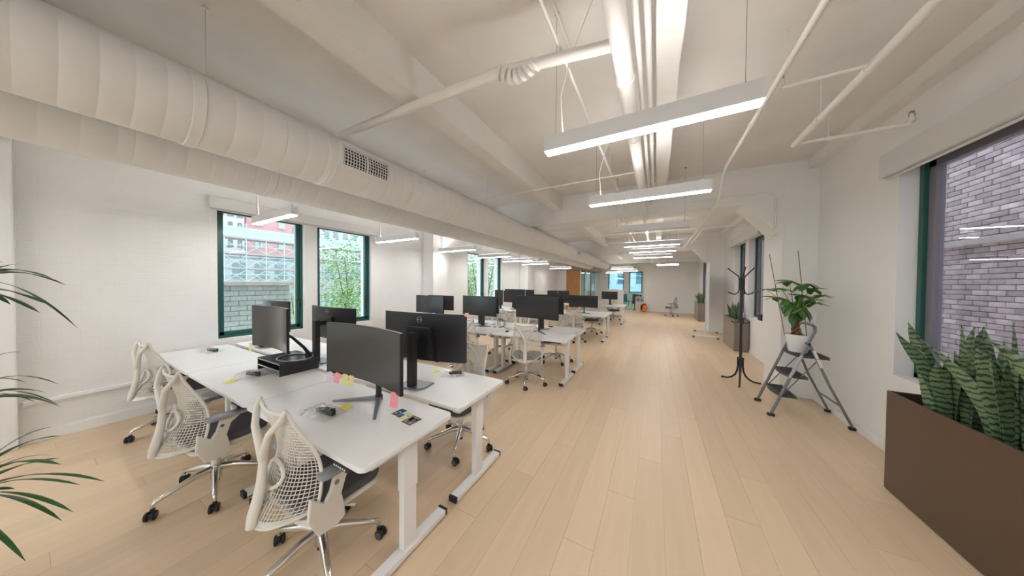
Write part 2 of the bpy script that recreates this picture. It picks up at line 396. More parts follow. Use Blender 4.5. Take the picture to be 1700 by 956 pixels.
# windows ---------------------------------------------------------------
wn = 1
def window(X, sgn, y0, y1, z0, z1, fm, gm, fw=0.075, handle=True, inner=None):
    """X = face of the frame, sgn = outward direction"""
    global wn
    r = bpy.data.objects.new('window_%d' % wn, None); C.objects.link(r); r['kind'] = 'structure'; wn += 1
    def bx(mb, a, b, c, d, e, f): mb.box(min(a, b), max(a, b), c, d, e, f)
    Xo = X+sgn*.10; mb = MB()
    bx(mb, X, Xo, y0, y0+fw*.45, z0, z1); bx(mb, X, Xo, y1-fw*.45, y1, z0, z1); bx(mb, X, Xo, y0, y1, z0, z0+fw*.5); bx(mb, X, Xo, y0, y1, z1-fw*.5, z1)
    mb.build('frame', fm, r, bevel=0.004)
    a, b, c, d = y0+fw*.45, y1-fw*.45, z0+fw*.5, z1-fw*.5; X2, X3 = X+sgn*.03, X+sgn*.085; mb = MB()
    bx(mb, X2, X3, a, a+fw*.7, c, d); bx(mb, X2, X3, b-fw*.7, b, c, d); bx(mb, X2, X3, a, b, c, c+fw*.7); bx(mb, X2, X3, a, b, d-fw*.7, d)
    mb.build('sash', inner or fm, r, bevel=0.004)
    X4 = X+sgn*.055; MB().box(min(X4, X4+sgn*.006), max(X4, X4+sgn*.006), a+fw*.6, b-fw*.6, c+fw*.6, d-fw*.6).build('pane', gm, r)
    if handle:
        h = MB(); yh = b-fw*.35; h.box(min(X2, X2-sgn*.02), max(X2, X2-sgn*.02), yh-.015, yh+.015, 1.20, 1.32)
        h.tube([(X2-sgn*.02, yh, 1.29), (X2-sgn*.055, yh, 1.29), (X2-sgn*.06, yh-.012, 1.24), (X2-sgn*.06, yh-.02, 1.17)], .011, 8)
        h.build('handle', BLACKP, r, smooth=True)
    return r
for (a, b, c, d) in LW[:4]: window(XL-.07, -1, a, b, c, d, GREEN, CLEAR)
window(XL-.07, -1, *LW[4], GREEN, CLEAR, handle=False)
window(XR+.12, 1, 2.52, 3.95, .78, 2.80, GREEN, CLEARR, .10, False, GRFRAME)
window(XR+.12, 1, 1.1, 2.45, .78, 2.80, GREEN, CLEARR, .10, False, GRFRAME)
trim(struct(MB().box(XR+.12, XR+.25, 2.45, 2.52, .78, 2.80), 'm', GREEN))
for q in RW[1:3]: window(XR+.12, 1, *q, GREEN, CLEARR, .085, False, GRFRAME)
window(XR+.12, 1, *RW[3], DKFRAME, CLEARR, .085, False, GRFRAME)
for a, b in EW:
    r = bpy.data.objects.new('window_%d' % wn, None); C.objects.link(r); r['kind'] = 'structure'; wn += 1
    mb = MB(); z0, z1 = .95, 2.66
    mb.box(a, a+.07, Y1+.02, Y1+.12, z0, z1); mb.box(b-.07, b, Y1+.02, Y1+.12, z0, z1); mb.box(a, b, Y1+.02, Y1+.12, z0, z0+.07); mb.box(a, b, Y1+.02, Y1+.12, z1-.07, z1)
    mb.build('frame', flat('teal_frame', (0.02, 0.16, 0.2)) if a < -3 else bpy.data.materials['teal_frame'], r)
    MB().box(a+.06, b-.06, Y1+.06, Y1+.068, z0+.06, z1-.06).build('pane', TEALG, r)
# blind cassettes
def blind(lab, X, sgn, y0, y1, z0, z1, end=0.0, cord=None):
    t = thing('roller_blind', lab, 'blind', (X, (y0+y1)/2, z0)); L = (y1-y0)/2; h = z1-z0
    a, b = (0, .095) if sgn > 0 else (-.095, 0)
    MB().box(a, b, -L, L, 0, h).build('cassette', BLIND, t, bevel=.006)
    x = .05*sgn; MB().cyl((x, -L+.02, -.012), (x, L-.02, -.012), .012, seg=10).build('hem_bar', BLIND, t, smooth=True)
    if cord is not None: MB().tube([(x*.6, -L+.01, h*.9), (x*.6, -L+.005, -.6), (x*.6, -L+.01, -1.7)], .0025, 5).build('pull_cord', TRIMM, t)
    if end: MB().box(a+.01 if a == 0 else a-.0, b, -L-end, -L-.002, .02, h-.01).build('end_bracket', GREYM, t)
    return t
blind('long pale grey blind cassette above the pair of nearest left windows', XL, 1, 1.24, 3.78, 2.635, 2.79, cord=1)
blind('pale grey blind cassette above the far pair of left windows', XL, 1, 6.9, 9.3, 2.64, 2.79)
blind('large pale grey blind cassette above the near right window', XR, -1, 1.0, 4.02, 2.665, 2.885)
blind('pale grey blind cassette over the right windows behind the coat stand, its bracket showing', XR, -1, 7.55, 9.95, 2.73, 2.95, end=.10)

# ================================================================== DUCTS AND PIPES
def duct(name, lab, X, Z, r, y0, y1, joints, seed):
    t = thing(name, lab, 'duct', (X, 0, Z)); rnd = random.Random(seed)
    prof = []; y = y0; js = sorted(joints); seam = 0.13
    mb = MB(); rings = []
    while y < y1:
        dj = rnd.uniform(-.0006, .0006); kk = rnd.choice((.3, .5, .5, 1.4))
        for dy, dr in ((0, 0), (.002, -.0016*kk), (.005, -.0016*kk), (.007, .0), (.03, dj*.3), (.058, 0)):
            rings.append((y+dy, r+dr))
        y += seam*rnd.choice((1, 1, .5, .75))
    rings.append((y1, r)); seg = 56; o = 0
    for (yy, rr) in rings:
        for k in range(seg):
            an = 2*PI*k/seg; wob = 1+.004*noise.noise(Vector((yy*1.2, an, seed)))
            mb.v.append((rr*wob*math.cos(an), yy, rr*wob*math.sin(an)))
    for i in range(len(rings)-1):
        for k in range(seg):
            mb.f.append((i*seg+k, i*seg+(k+1) % seg, (i+1)*seg+(k+1) % seg, (i+1)*seg+k)); mb.mi.append(0)
    mb.f.append(tuple(range(seg))); mb.mi.append(0); e = (len(rings)-1)*seg; mb.f.append(tuple(e+k for k in range(seg))[::-1]); mb.mi.append(0)
    mb.build('duct_body', DUCTM, t, smooth=True)
    for j in js:
        c = MB(); 
        for (ra, ya, rb, yb) in ((r+.001, j, r+.006, j+.004), (r+.006, j+.004, r+.006, j+.05), (r+.006, j+.05, r+.001, j+.055)):
            c.grid(lambda u, v: ((ra+(rb-ra)*v)*math.cos(2*PI*u), ya+(yb-ya)*v, (ra+(rb-ra)*v)*math.sin(2*PI*u)), 48, 1)
        c.build('joint_collar', DUCTM, t, smooth=True)
    return t
D1 = duct('air_duct', 'big round white spiral duct with the supply grille, running down the room', -2.48, 2.656, .213, -3.0, 15.4, [.47, 1.19, 4.0, 8.2, 12.2], 1)
D2 = duct('air_duct', 'second round white spiral duct, lower left behind the one with the grille', -3.29, 2.656, .213, -3.0, 15.2, [1.1, 5.0, 9.4], 2)
def grille(D, y0, y1, az0, az1, nx, nz):
    # curved saddle + slats on the duct, azimuth measured from +X upward (degrees)
    r = .216; a0, a1 = math.radians(az0), math.radians(az1)
    P = lambda y, a, rr: (rr*math.cos(a), y, rr*math.sin(a))
    fr = MB(); w_ = .025; wa = w_/r
    for (ya, yb, aa, ab) in ((y0-w_, y0, a0-wa, a1+wa), (y1, y1+w_, a0-wa, a1+wa), (y0, y1, a0-wa, a0), (y0, y1, a1, a1+wa)):
        fr.grid(lambda u, v: P(ya+(yb-ya)*u, aa+(ab-aa)*v, r+.022), 2, 8)
    g = fr.build('grille_frame', DUCTM, D, thick=.018)
    MB().grid(lambda u, v: P(y0+(y1-y0)*u, a0+(a1-a0)*v, r+.001), 2, 8).build('grille_shade_sheet', SHADEM, D)  # dark sheet on the uncut duct, painted as the shade behind the slats
    for i in range(nx):
        y = y0+(i+.5)*(y1-y0)/nx; wd = .016 if i == nx//2 else .0055
        MB().grid(lambda u, v: P(y-wd/2+wd*u, a0+(a1-a0)*v, r+.017), 1, 6).build('slat', DUCTM, g, thick=.006)
    for j in range(nz):
        a = a0+(j+.5)*(a1-a0)/nz; da = .0045/r
        MB().grid(lambda u, v: P(y0+(y1-y0)*v, a-da/2+da*u, r+.010), 1, 2).build('slat', DUCTM, g, thick=.005)
grille(D1, 1.265, 1.685, -17, 22, 17, 6)
grille(D1, 8.6, 9.0, -14, 20, 9, 4)
grille(D1, 12.7, 13.1, -5, 20, 7, 4)

def hanger(D, y, z0=0.213):
    xo = -.15 if D == D1 else 0; zz = .15 if D == D1 else .208
    m = MB(); m.cyl((xo, y, zz-.01), (xo, y, ZC-2.656+.003), .0028, seg=6); m.cyl((xo, y, ZC-2.656-.012), (xo, y, ZC-2.656), .014, seg=8)
    m.build('hanger_rod', PIPEM, D)
for y in (.60, 3.9): hanger(D1, y)
for y in (3.1, 7.0): hanger(D2, y)

def pipe(name, lab, pts, r, clamps=(), rods=(), cat='pipe', m=None, seg=12):
    base = Vector(pts[0]); t = thing(name, lab, cat, base)
    P = [Vector(p)-base for p in pts]
    MB().tube(P, r, seg).build('pipe_run', m or PIPEM, t, smooth=True)
    for c in clamps:
        c = Vector(c)-base; d = (P[1]-P[0]).normalized(); b = MB()
        b.tube([c-d*.012, c+d*.012], r+.006, 14)
        b.build('clamp', PIPEM, t, smooth=True)
    for c in rods:
        c = Vector(c); b = MB(); b.cyl(c-base, Vector((c.x, c.y, ZC+.002))-base, .004, seg=6)
        b.build('hanger_rod', PIPEM, t)
    return t
pb = pipe('ceiling_pipe', 'thick white pipe overhead with strap clamps beside the middle ceiling joist', [(-.20, -4.4, 2.99), (-.20, 4.45, 2.99)], .052, [(-.2, 1.95, 2.99), (-.2, 2.75, 2.99), (-.2, 4.40, 2.99)], [(-.2, 1.95, 3.03), (-.2, 3.6, 3.03)])
pipe('ceiling_pipe', 'thinner white pipe carrying on from the thick overhead pipe under the girders', [(-.20, 4.45, 2.99), (-.20, 5.1, 2.93), (-.20, 5.25, 2.82), (-.2, 6.0, 2.82), (-.2, 17, 2.82)], .030, [(-.2, 5.0, 2.95)])
pipe('conduit', 'slim white conduit just right of the thick overhead pipe', [(-.115, -4.4, 3.05), (-.115, 5.36, 3.05)], .017)
pipe('conduit', 'flat white conduit close against the middle joist', [(-.062, -4.4, 3.10), (-.062, 5.36, 3.10)], .019, [(-.062, 3.2, 3.10)])
pipe('conduit', 'thin cream conduit crossing the ceiling left of the thick pipe', [(-.555, -4.4, 3.108), (-.555, 5.2, 3.108), (-.555, 5.28, 2.85), (-.555, 9, 2.85)], .011, (), [(-.555, 3.7, 3.108)])
pipe('conduit', 'second thin cream conduit fixed against the ceiling slab', [(-.60, -4.4, 3.40), (-.60, 2.2, 3.40)], .011)
cp = pipe('insulated_pipe', 'white cross pipe from the duct to the thick pipe with a ringed coupling', [(-2.75, 1.53, 3.075), (-.98, 1.56, 3.05), (-.24, 1.70, 3.045)], .034)
cpl = MB()
for k in range(7):
    u = k/6; c = Vector((1.80+.24*u, .03+.045*u, -.032-.05*math.sin(PI*u)-.0)); d = Vector((1, .4*math.cos(PI*u), -.5*math.cos(PI*u))).normalized()
    cpl.tube([c-d*.012, c+d*.012], .045, 12)
cpl.build('ringed_coupling', PIPEM, cp, smooth=True)
pipe('conduit', 'thin white conduit crossing below the left ceiling joist', [(-2.9, 3.86, 3.082), (-.16, 3.83, 3.082)], .010, (), [(-.75, 3.835, 3.082)])
pipe('sprinkler_pipe', 'slender white pipe right of the nearest lamp, bending down under the girder', [(.70, -4.4, 3.0), (.70, 3.92, 3.0), (.70, 4.06, 2.96), (.70, 4.16, 2.88), (.70, 4.30, 2.76), (.70, 4.42, 2.71), (.70, 4.6, 2.70), (.70, 9.5, 2.70)], .017, [(.70, 3.0, 3.0)], [(.70, 1.9, 3.0)])
sp = pipe('sprinkler_pipe', 'white sprinkler main with clamps ending near the right wall', [(1.19, -4.4, 3.02), (1.19, 2.5, 3.02), (1.19, 3.68, 3.02)], .029, [(1.19, 2.62, 3.02), (1.19, 3.2, 3.02)], [(1.19, 3.2, 3.02), (1.19, 1.2, 3.02)])
pipe('sprinkler_pipe', 'short white branch pipe running to the right wall with a hanger', [(1.222, 3.66, 3.02), (1.55, 3.67, 3.02), (1.90, 3.65, 3.02)], .016, [(1.42, 3.67, 3.02)], [(1.42, 3.67, 3.02)])
s2 = pipe('sprinkler_pipe', 'short white branch pipe joining the sprinkler main beside the nearest lamp', [(.76, 2.58, 3.02), (1.158, 2.58, 3.02)], .012, (), [(.78, 2.58, 3.02)])
def sprinkler(lab, p):
    t = thing('fire_sprinkler', lab, 'sprinkler', p)
    MB().cyl((0, 0, 0), (0, 0, .04), .022, seg=12).build('socket', PIPEM, t, smooth=True)
    m = MB(); m.tube([(-.012, 0, .04), (-.018, 0, .065), (0, 0, .085)], .003, 6); m.tube([(.012, 0, .04), (.018, 0, .065), (0, 0, .085)], .003, 6); m.cyl((0, 0, .085), (0, 0, .088), .016, seg=12)
    m.build('deflector', GREYM, t)
sprinkler('small sprinkler head at the wall end of the branch pipe', (1.905, 3.65, 3.03))
sprinkler('small sprinkler head beside the right end of the nearest lamp', (.755, 2.58, 3.03))
for lab, X0, y, z in (('white conduit bent down the near right column', .45, 5.335, 3.0),):
    pipe('conduit', lab, [(X0, y, z), (1.38, y, 3.0), (1.48, y, 2.97), (1.535, y, 2.90), (1.55, y, 2.75), (1.54, y, 2.5), (1.49, y, 2.38), (1.47, y, 2.30)], .012)
pipe('conduit', 'white conduit bent down the far right column', [(.5, 11.18, 3.0), (1.38, 11.18, 3.0), (1.5, 11.18, 2.92), (1.52, 11.18, 2.4), (1.52, 11.18, 1.2)], .012)
pipe('sprinkler_pipe', 'white sprinkler pipe elbow beyond the near girder by the blind', [(1.0, 10.6, 3.0), (1.0, 7.9, 3.0), (1.9, 7.88, 3.0)], .02)
pipe('sprinkler_pipe', 'white branch pipe crossing to the right wall past the second blind', [(1.022, 10.2, 3.0), (1.9, 10.2, 3.0)], .015)
for i, x in enumerate((.45, .62)):
    pipe('conduit', ('left' if i == 0 else 'right')+' of two parallel conduits on the ceiling beyond the near girder', [(x, 5.82, 3.38), (x, 11.18, 3.38)], .010)
pipe('conduit', 'thin conduit across the ceiling bay beyond the near girder', [(-3.4, 8.6, 3.12), (1.86, 8.6, 3.12)], .012)
pipe('conduit', 'thin conduit across the ceiling bay just before the second girder', [(-3.4, 10.3, 3.12), (1.86, 10.3, 3.12)], .012)
cable = pipe('cable', 'thin white cable run across the ceiling above the right pipes', [(.93, -4.3, 3.41), (.93, 2.0, 3.405), (.93, 3.4, 3.41)], .004)
def ceil_box(lab, p):
    t = thing('junction_box', lab, 'box', p); MB().cyl((0, 0, 0), (0, 0, .03), .05, seg=16).build('housing', TRIMM, t, smooth=True)
    MB().cyl((0, 0, -.012), (0, 0, 0), .02, seg=10).build('lens', GREYM, t)
ceil_box('small round detector under the ceiling between far lamps', (.1, 9.3, 3.39))
ceil_box('small round detector under the ceiling near the far wall', (.25, 13.1, 3.39))

# ================================================================== PENDANT LAMPS
def lamp(lab, x0, x1, y, z, lit=True, group='linear pendant lamps'):
    cx = (x0+x1)/2; L = (x1-x0)/2; t = thing('pendant_lamp', lab, 'lamp', (cx, y, z), 0, group)
    h = .105; wd = .036; mb = MB()
    mb.box(-L, L, -wd, -wd+.006, .008, h); mb.box(-L, L, wd-.006, wd, .008, h); mb.box(-L, L, -wd+.006, wd-.006, h-.006, h)
    mb.box(-L, -L+.006, -wd+.006, wd-.006, .008, h-.006); mb.box(L-.006, L, -wd+.006, wd-.006, .008, h-.006)
    mb.build('housing', FIXT, t)
    if lit: MB().box(-L+.02, L-.02, -wd+.01, wd-.01, h, h+.002).build('fill_glow_strip', FILLG, t)  # emitting strip added on top of the housing to lift the ceiling
    MB().box(-L+.007, L-.007, -wd+.007, wd-.007, .0, .022).build('diffuser', GLOW if lit else DIFFOFF, t)
    for sx in (-1, 1):
        m = MB(); xx = sx*(L-.07); m.cyl((xx, 0, h), (xx, 0, h+.02), .006, seg=8); m.cyl((xx, 0, h+.02), (xx, 0, ZC-z+.004), .0014, seg=5); m.cyl((xx, 0, ZC-z-.01), (xx, 0, ZC-z+.002), .015, seg=10)
        m.build('cable', GREYM, t)
    m = MB(); m.tube([(-L+.12, 0, h), (-L+.10, 0, h+.25), (-L+.16, .02, h+.5), (-L+.3, .02, ZC-z)], .004, 6); m.build('power_cord', PIPEM, t, smooth=True)
    return t
for lab, y, lit, z in (('nearest linear pendant lamp, largest, over the walkway', 1.72, True, 2.5),
                    ('second linear pendant lamp over the walkway from the camera', 3.09, True, 2.5),
                    ('unlit linear pendant lamp, third over the walkway', 4.88, False, 2.5),
                    ('fourth linear pendant lamp over the walkway, first lit one past the unlit lamp', 6.85, True, 2.5),
                    ('fifth linear pendant lamp over the walkway', 8.14, True, 2.5),
                    ('sixth linear pendant lamp over the walkway, before the oval lamp', 9.85, True, 2.5),
                    ('added linear fill lamp over the walkway, unseen behind the viewpoint', -1.0, True, 2.5),
                    ('rear added linear fill lamp over the walkway, unseen behind the viewpoint', -3.0, True, 2.5)):  # the two behind the viewpoint are added as unseen fill light
    lamp(lab, -.675, .445, y, z, lit)
for lab, y in (('linear pendant lamp in front of the first left window', 1.58), ('linear pendant lamp just past the second left window', 3.44), ('linear pendant lamp by the near left column', 5.2),
               ('linear pendant lamp in front of the far left windows', 6.95), ('linear pendant lamp just past the far left windows', 8.48), ('linear pendant lamp at the far left column', 10.1),
               ('linear pendant lamp before the wooden panel', 13.4), ('linear pendant lamp on the left side behind the viewpoint', -1.2), ('rear added fill lamp, unseen, on the left side behind the viewpoint', -3.0)):  # last two are added behind the viewpoint for fill light
    lamp(lab, -4.96, -3.82, y, 2.42, True)
lamp('linear pendant lamp over the opening to the far room, left of two', -2.3, -1.12, 16.3, 2.5)
lamp('linear pendant lamp over the opening to the far room, farther of two', -2.3, -1.06, 19.0, 2.5)
lamp('linear pendant lamp deep in the far room by the glazed front', -3.4, -2.2, 21.6, 2.5)
lamp('added fill lamp in the far room, unseen behind the far wall', .1, 1.3, 20.5, 2.5)  # added out of sight to brighten the far room
t = thing('oval_pendant_lamp', 'rounded oval pendant lamp before the far blank wall', 'lamp', (.44, 13.8, 2.50))
def stad(mb, L, r, z0, z1):
    poly = [(L*s+r*math.cos(a), r*math.sin(a)) for s, a0 in ((1, -PI/2), (-1, PI/2)) for a in [a0+PI*k/8 for k in range(9)]]
    return mb.prism(poly, z0, z1)
stad(MB(), .30, .14, .03, .075).build('housing', FIXT, t, bevel=.008); stad(MB(), .29, .13, .0, .03).build('diffuser', GLOW, t)
MB().cyl((0, 0, .07), (0, 0, ZC-2.5+.003), .004, seg=6).build('stem', GREYM, t)

# ================================================================== DESKS
ZD = .725
def rrect(x0, x1, y0, y1, r, n=5):
    pts = []
    for cx, cy, a in ((x1-r, y0+r, -PI/2), (x1-r, y1-r, 0), (x0+r, y1-r, PI/2), (x0+r, y0+r, PI)):
        for k in range(n+1): pts.append((cx+r*math.cos(a+PI/2*k/n), cy+r*math.sin(a+PI/2*k/n)))
    return pts
def make_desk(label, loc, rz):
    t = thing('standing_desk', label, 'desk', loc, rz, 'white standing desks')
    W, Dp = .693, .652
    m = MB(); m.prism(rrect(-W, W, 0, Dp, .045), ZD-.027, ZD); top = m.build('tabletop', DESKT, t, bevel=.004)
    MB().prism(rrect(-W+.004, W-.004, .004, Dp-.004, .045), ZD-.0295, ZD-.027).build('underside', DESKE, t)
    for sx in (-1, 1):
        x = sx*(W-.075); l = MB(); l.box(x-.022, x+.022, .285, .375, .05, .45); l.box(x-.027, x+.027, .28, .38, .40, ZD-.065)
        leg = l.build('leg', DESKM, t, bevel=.003)
        f = MB(); f.box(x-.033, x+.033, .018, .63, .015, .05); foot = f.build('foot', DESKM, leg, bevel=.003)
        for y in (.012, .625):
            MB().box(x-.034, x+.034, y-.006, y+.012, .012, .052).build('end_cap', BLACKP, leg)
        for y in (.06, .59): MB().cyl((x, y, 0), (x, y, .016), .022, seg=12).build('levelling_foot', BLACKP, leg)
        MB().box(x-.03, x+.03, .08, .60, ZD-.067, ZD-.029).build('side_bracket', DESKM, leg)
    m = MB(); m.box(-W+.1, W-.1, .27, .30, ZD-.064, ZD-.030); m.box(-W+.1, W-.1, .36, .39, ZD-.064, ZD-.030); m.build('crossbeam', DESKM, t)
    k = MB().box(W-.24, W-.11, -.005, .05, ZD-.052, ZD-.029).build('control_panel', BLACKP, t, bevel=.003)
    b = MB()
    for i in range(6): b.box(W-.23+i*.018, W-.22+i*.018, -.0062, -.005, ZD-.045, ZD-.037)
    b.build('buttons', WHITEP, k)
    m = MB(); m.tube([(.3, .33, ZD-.06), (.15, .4, ZD-.16), (-.1, .42, ZD-.14), (-.3, .34, ZD-.06)], .006, 6); m.build('cable', BLACKP, t, smooth=True)
    return t
desk0 = None
CL = [(0.765, -1.215, 'nearest'), (4.02, -1.215, 'second'), (7.66, -1.215, 'third'), (11.45, -1.13, 'farthest')]
PR = {0: 'right', 1: 'middle', 2: 'window-side'}
for (yn, xr, nm) in CL:
    for row in (0, 1):
        for c in range(3):
            lab = 'white standing desk, %s %s desk of the %s desk cluster' % (('front', 'back')[row], PR[c], nm)
            cx = xr-.695-c*1.398
            if row == 0: loc, rz = (cx, yn, 0), 0
            else: loc, rz = (cx, yn+.655*2+.055, 0), PI
            if desk0 is None: desk0 = make_desk(lab, loc, rz)
            else: dup(desk0, loc, rz, lab)

# ================================================================== TASK CHAIRS
def back_pt(u, v, off=0.0):
    """point of the woven back: u -1..1 across, v 0..1 up"""
    hw = .205+.05*math.sin(min(v/.16, 1)*PI/2) - .097*max(0, (v-.16)/.84)**1.1
    yc = -.292+.085*math.sin(PI*min(1, v/1.02))**1.3+.055*v
    x = hw*u
    y = yc + abs(u)**2.1*(.135*(1-v)**1.3+.02)
    z = .415+.545*v+.045*(abs(u)**2)*(1-v)**2+.022*(abs(u)**3)*v**6
    return Vector((x, y-off, z))
def make_chair(label, loc, rz, W_=CHW, name='mesh_task_chair', group='mesh task chairs'):
    t = thing(name, label, 'chair', loc, rz, group)
    # star base
    m = MB(); m.cyl((0, 0, .085), (0, 0, .20), .032, .030); m.build('hub', CHROME, t, smooth=True)
    m = MB(); m.cyl((0, 0, .055), (0, 0, .09), .020, seg=14); m.build('column_end', BLACKP, t, smooth=True)
    m = MB(); m.cyl((0, 0, .18), (0, 0, .27), .027, seg=16); m.cyl((0, 0, .26), (0, 0, .37), .017, seg=14); m.build('gas_column', [W_], t, smooth=True)
    for k in range(5):
        a = -PI/2+k*2*PI/5; d = Vector((math.cos(a), math.sin(a), 0)); n_ = Vector((-d.y, d.x, 0))
        m = MB(); m.tube([d*.02+Vector((0, 0, .165)), d*.10+Vector((0, 0, .160)), d*.22+Vector((0, 0, .125)), d*.292+Vector((0, 0, .105)), d*.305+Vector((0, 0, .085)), d*.305+Vector((0, 0, .062))],
                         [.026, .023, .018, .015, .012, .009], 10)
        leg = m.build('base_leg', CHROME, t, smooth=True)
        c = MB(); ca = a+1.1*math.sin(k*2.3+1); cd = Vector((math.cos(ca), math.sin(ca), 0)); ax = Vector((-cd.y, cd.x, 0)); p = d*.305+cd*.018+Vector((0, 0, .029))
        for s in (-1, 1): c.tube([p+ax*s*.008, p+ax*s*.012, p+ax*s*.022, p+ax*s*.026], [.020, .029, .029, .024], 18)
        c.tube([p+Vector((0, 0, .0))-ax*.008, p+ax*.008], .018, 10); c.cyl(d*.305+Vector((0, 0, .03)), d*.305+Vector((0, 0, .066)), .012, seg=10)
        c.build('caster', RUBBER, leg, smooth=True)
        c = MB()
        for s in (-1, 1): c.tube([p+ax*s*.0262, p+ax*s*.0272], .021, 16)
        c.build('caster_disc', SEATF, leg)
    # mechanism, seat
    MB().box(-.09, .09, -.12, .10, .355, .405).build('tilt_mechanism', CHG if W_ is CHG else GREYM, t, bevel=.012)
    for s in (-1, 1): MB().tube([(s*.09, .02, .38), (s*.20, .03, .375), (s*.245, .06, .37)], .008, 8).build('lever', W_, t, smooth=True)
    def seat(u, v, top):
        x = -.235+.47*u; y = -.19+.43*v; e = max(abs(2*u-1), abs(2*v-1))
        return (x, y)
    m = MB(); m.prism(rrect(-.235, .235, -.18, .255, .09, 6), .395, .425); m.build('seat_pan', W_, t, bevel=.012, seg=3)
    m = MB(); m.prism(rrect(-.228, .228, -.165, .262, .095, 6), .425, .475); m.build('seat_cushion', SEATF, t, bevel=.022, seg=4, smooth=True)
    # woven back: lattice of thin bars
    nu, nv = 26, 32; bm = bmesh.new(); vs = [[bm.verts.new(back_pt(-1+2*i/nu, (j/nv)**.93)) for i in range(nu+1)] for j in range(nv+1)]
    for j in range(nv):
        for i in range(nu): bm.faces.new((vs[j][i], vs[j][i+1], vs[j+1][i+1], vs[j+1][i]))
    bmesh.ops.recalc_face_normals(bm, faces=bm.faces[:])
    bmesh.ops.wireframe(bm, faces=bm.faces[:], thickness=.0066, use_replace=True, use_boundary=True, use_even_offset=False)
    me = bpy.data.meshes.new('backrest_lattice'); bm.to_mesh(me); bm.free(); me.materials.append(W_); link('backrest_lattice', me, t)
    rim = [back_pt(u, 0) for u in [-1+2*i/16 for i in range(17)]]+[back_pt(1, j/16) for j in range(1, 17)]+[back_pt(1-2*i/8, 1) for i in range(1, 9)]+[back_pt(-1, 1-j/16) for j in range(1, 16)]
    m = MB(); m.tube(rim, [.0085]*len(rim), 8, closed=True); m.grid(lambda u, v: back_pt(-.98+1.96*u, .055*v, .002), 24, 2); rim_o = m.build('back_rim', W_, t, smooth=True)
    # Y-shaped tower behind the lattice
    m = MB(); m.tube([(0, -.285, .405), (0, -.305, .425), (0, -.296, .47), (0, -.278, .54), (0, -.264, .62), (0, -.258, .70), (0, -.258, .76)], [.012, .026, .030, .029, .026, .023, .022], 12, flat_=.8)
    for s in (-1, 1):
        e = back_pt(s*.98, 1.0); m.tube([(0, -.258, .73), (s*.020, -.260, .775), (s*.085, -.262, .88), (e.x-s*.01, e.y-.02, e.z-.03), (e.x, e.y-.004, e.z+.018)], [.021, .019, .016, .015, .010], 10)
    m.build('back_tower', W_, t, smooth=True)
    m = MB(); lp = [back_pt(.34*math.cos(a), .40+.11*math.sin(a), .022) + Vector((0, 0, 0)) for a in [2*PI*k/16 for k in range(16)]]
    m.tube(lp, .0105, 8, closed=True); m.build('lumbar_loop', W_, t, smooth=True)
    for s in (-1, 1):
        poly = [(-.235, .56), (-.175, .47), (-.11, .385), (-.05, .37), (.02, .40), (-.055, .46), (-.06, .56), (.02, .63), (.09, .665), (-.10, .665), (-.125, .55), (-.19, .535), (-.235, .60)]
        poly = [(-.05, .63), (-.075, .54), (-.10, .50), (-.165, .56), (-.175, .45), (-.13, .35), (-.04, .345), (.0, .37), (-.005, .43), (-.02, .50), (.005, .58), (.07, .63)]
        m = MB(); m.prism(poly, s*.252-.011, s*.252+.011, 'x'); arm = m.build('arm', W_, t, bevel=.006)
        m = MB(); m.prism(rrect(s*.255-.04, s*.255+.04, -.13, .14, .035, 5), .628, .654); m.build('armrest_pad', PADG, arm, bevel=.009, seg=3, smooth=True)
        m = MB(); m.tube([(s*.2625, -.045, .575), (s*.2655, -.045, .575)], .012, 12); m.build('badge', GREYM, arm)
    return t
G = math.radians
chair0 = make_chair('ivory mesh task chair closest to the camera at the front right desk', (-1.72, .83, 0), G(-1))
for lab, x, y, r in (('ivory mesh task chair at the front middle desk of the nearest cluster', -3.02, .72, 3),
                     ('ivory mesh task chair nearest the left wall ledge at the nearest cluster', -4.66, .82, 4),
                     ('ivory mesh task chair tucked behind the nearest right back desk', -1.71, 2.10, 172),
                     ('ivory mesh task chair behind the nearest cluster, hidden behind the curved monitors', -3.15, 2.25, 184),
                     ('ivory mesh task chair seen from behind at the second cluster right desk', -1.84, 3.92, 20),
                     ('ivory mesh task chair turned sideways at the second cluster middle desk', -3.14, 3.92, 44),
                     ('ivory mesh task chair at the second cluster window-side desk', -4.6, 3.75, 5),
                     ('ivory mesh task chair on the far side of the second cluster, right', -1.82, 5.32, 184),
                     ('ivory mesh task chair on the far side of the second cluster, middle', -3.12, 5.34, 176),
                     ('ivory mesh task chair seen from behind at the third cluster right desk', -2.02, 7.5, 8),
                     ('ivory mesh task chair at the third cluster middle desk', -3.25, 7.45, -10),
                     ('ivory mesh task chair at the third cluster window-side desk', -4.7, 7.5, 15),
                     ('ivory mesh task chair on the far side of the third cluster', -1.86, 9.0, 187),
                     ('ivory mesh task chair at the farthest cluster right desk', -1.95, 11.3, -5),
                     ('ivory mesh task chair on the far side of the farthest cluster', -1.7, 12.95, 205)):
    dup(chair0, (x, y, 0), G(r), lab)
make_chair('grey mesh office chair alone before the far blank wall, facing left', (.69, 16.0, 0), G(88), CHG, 'grey_office_chair', None)

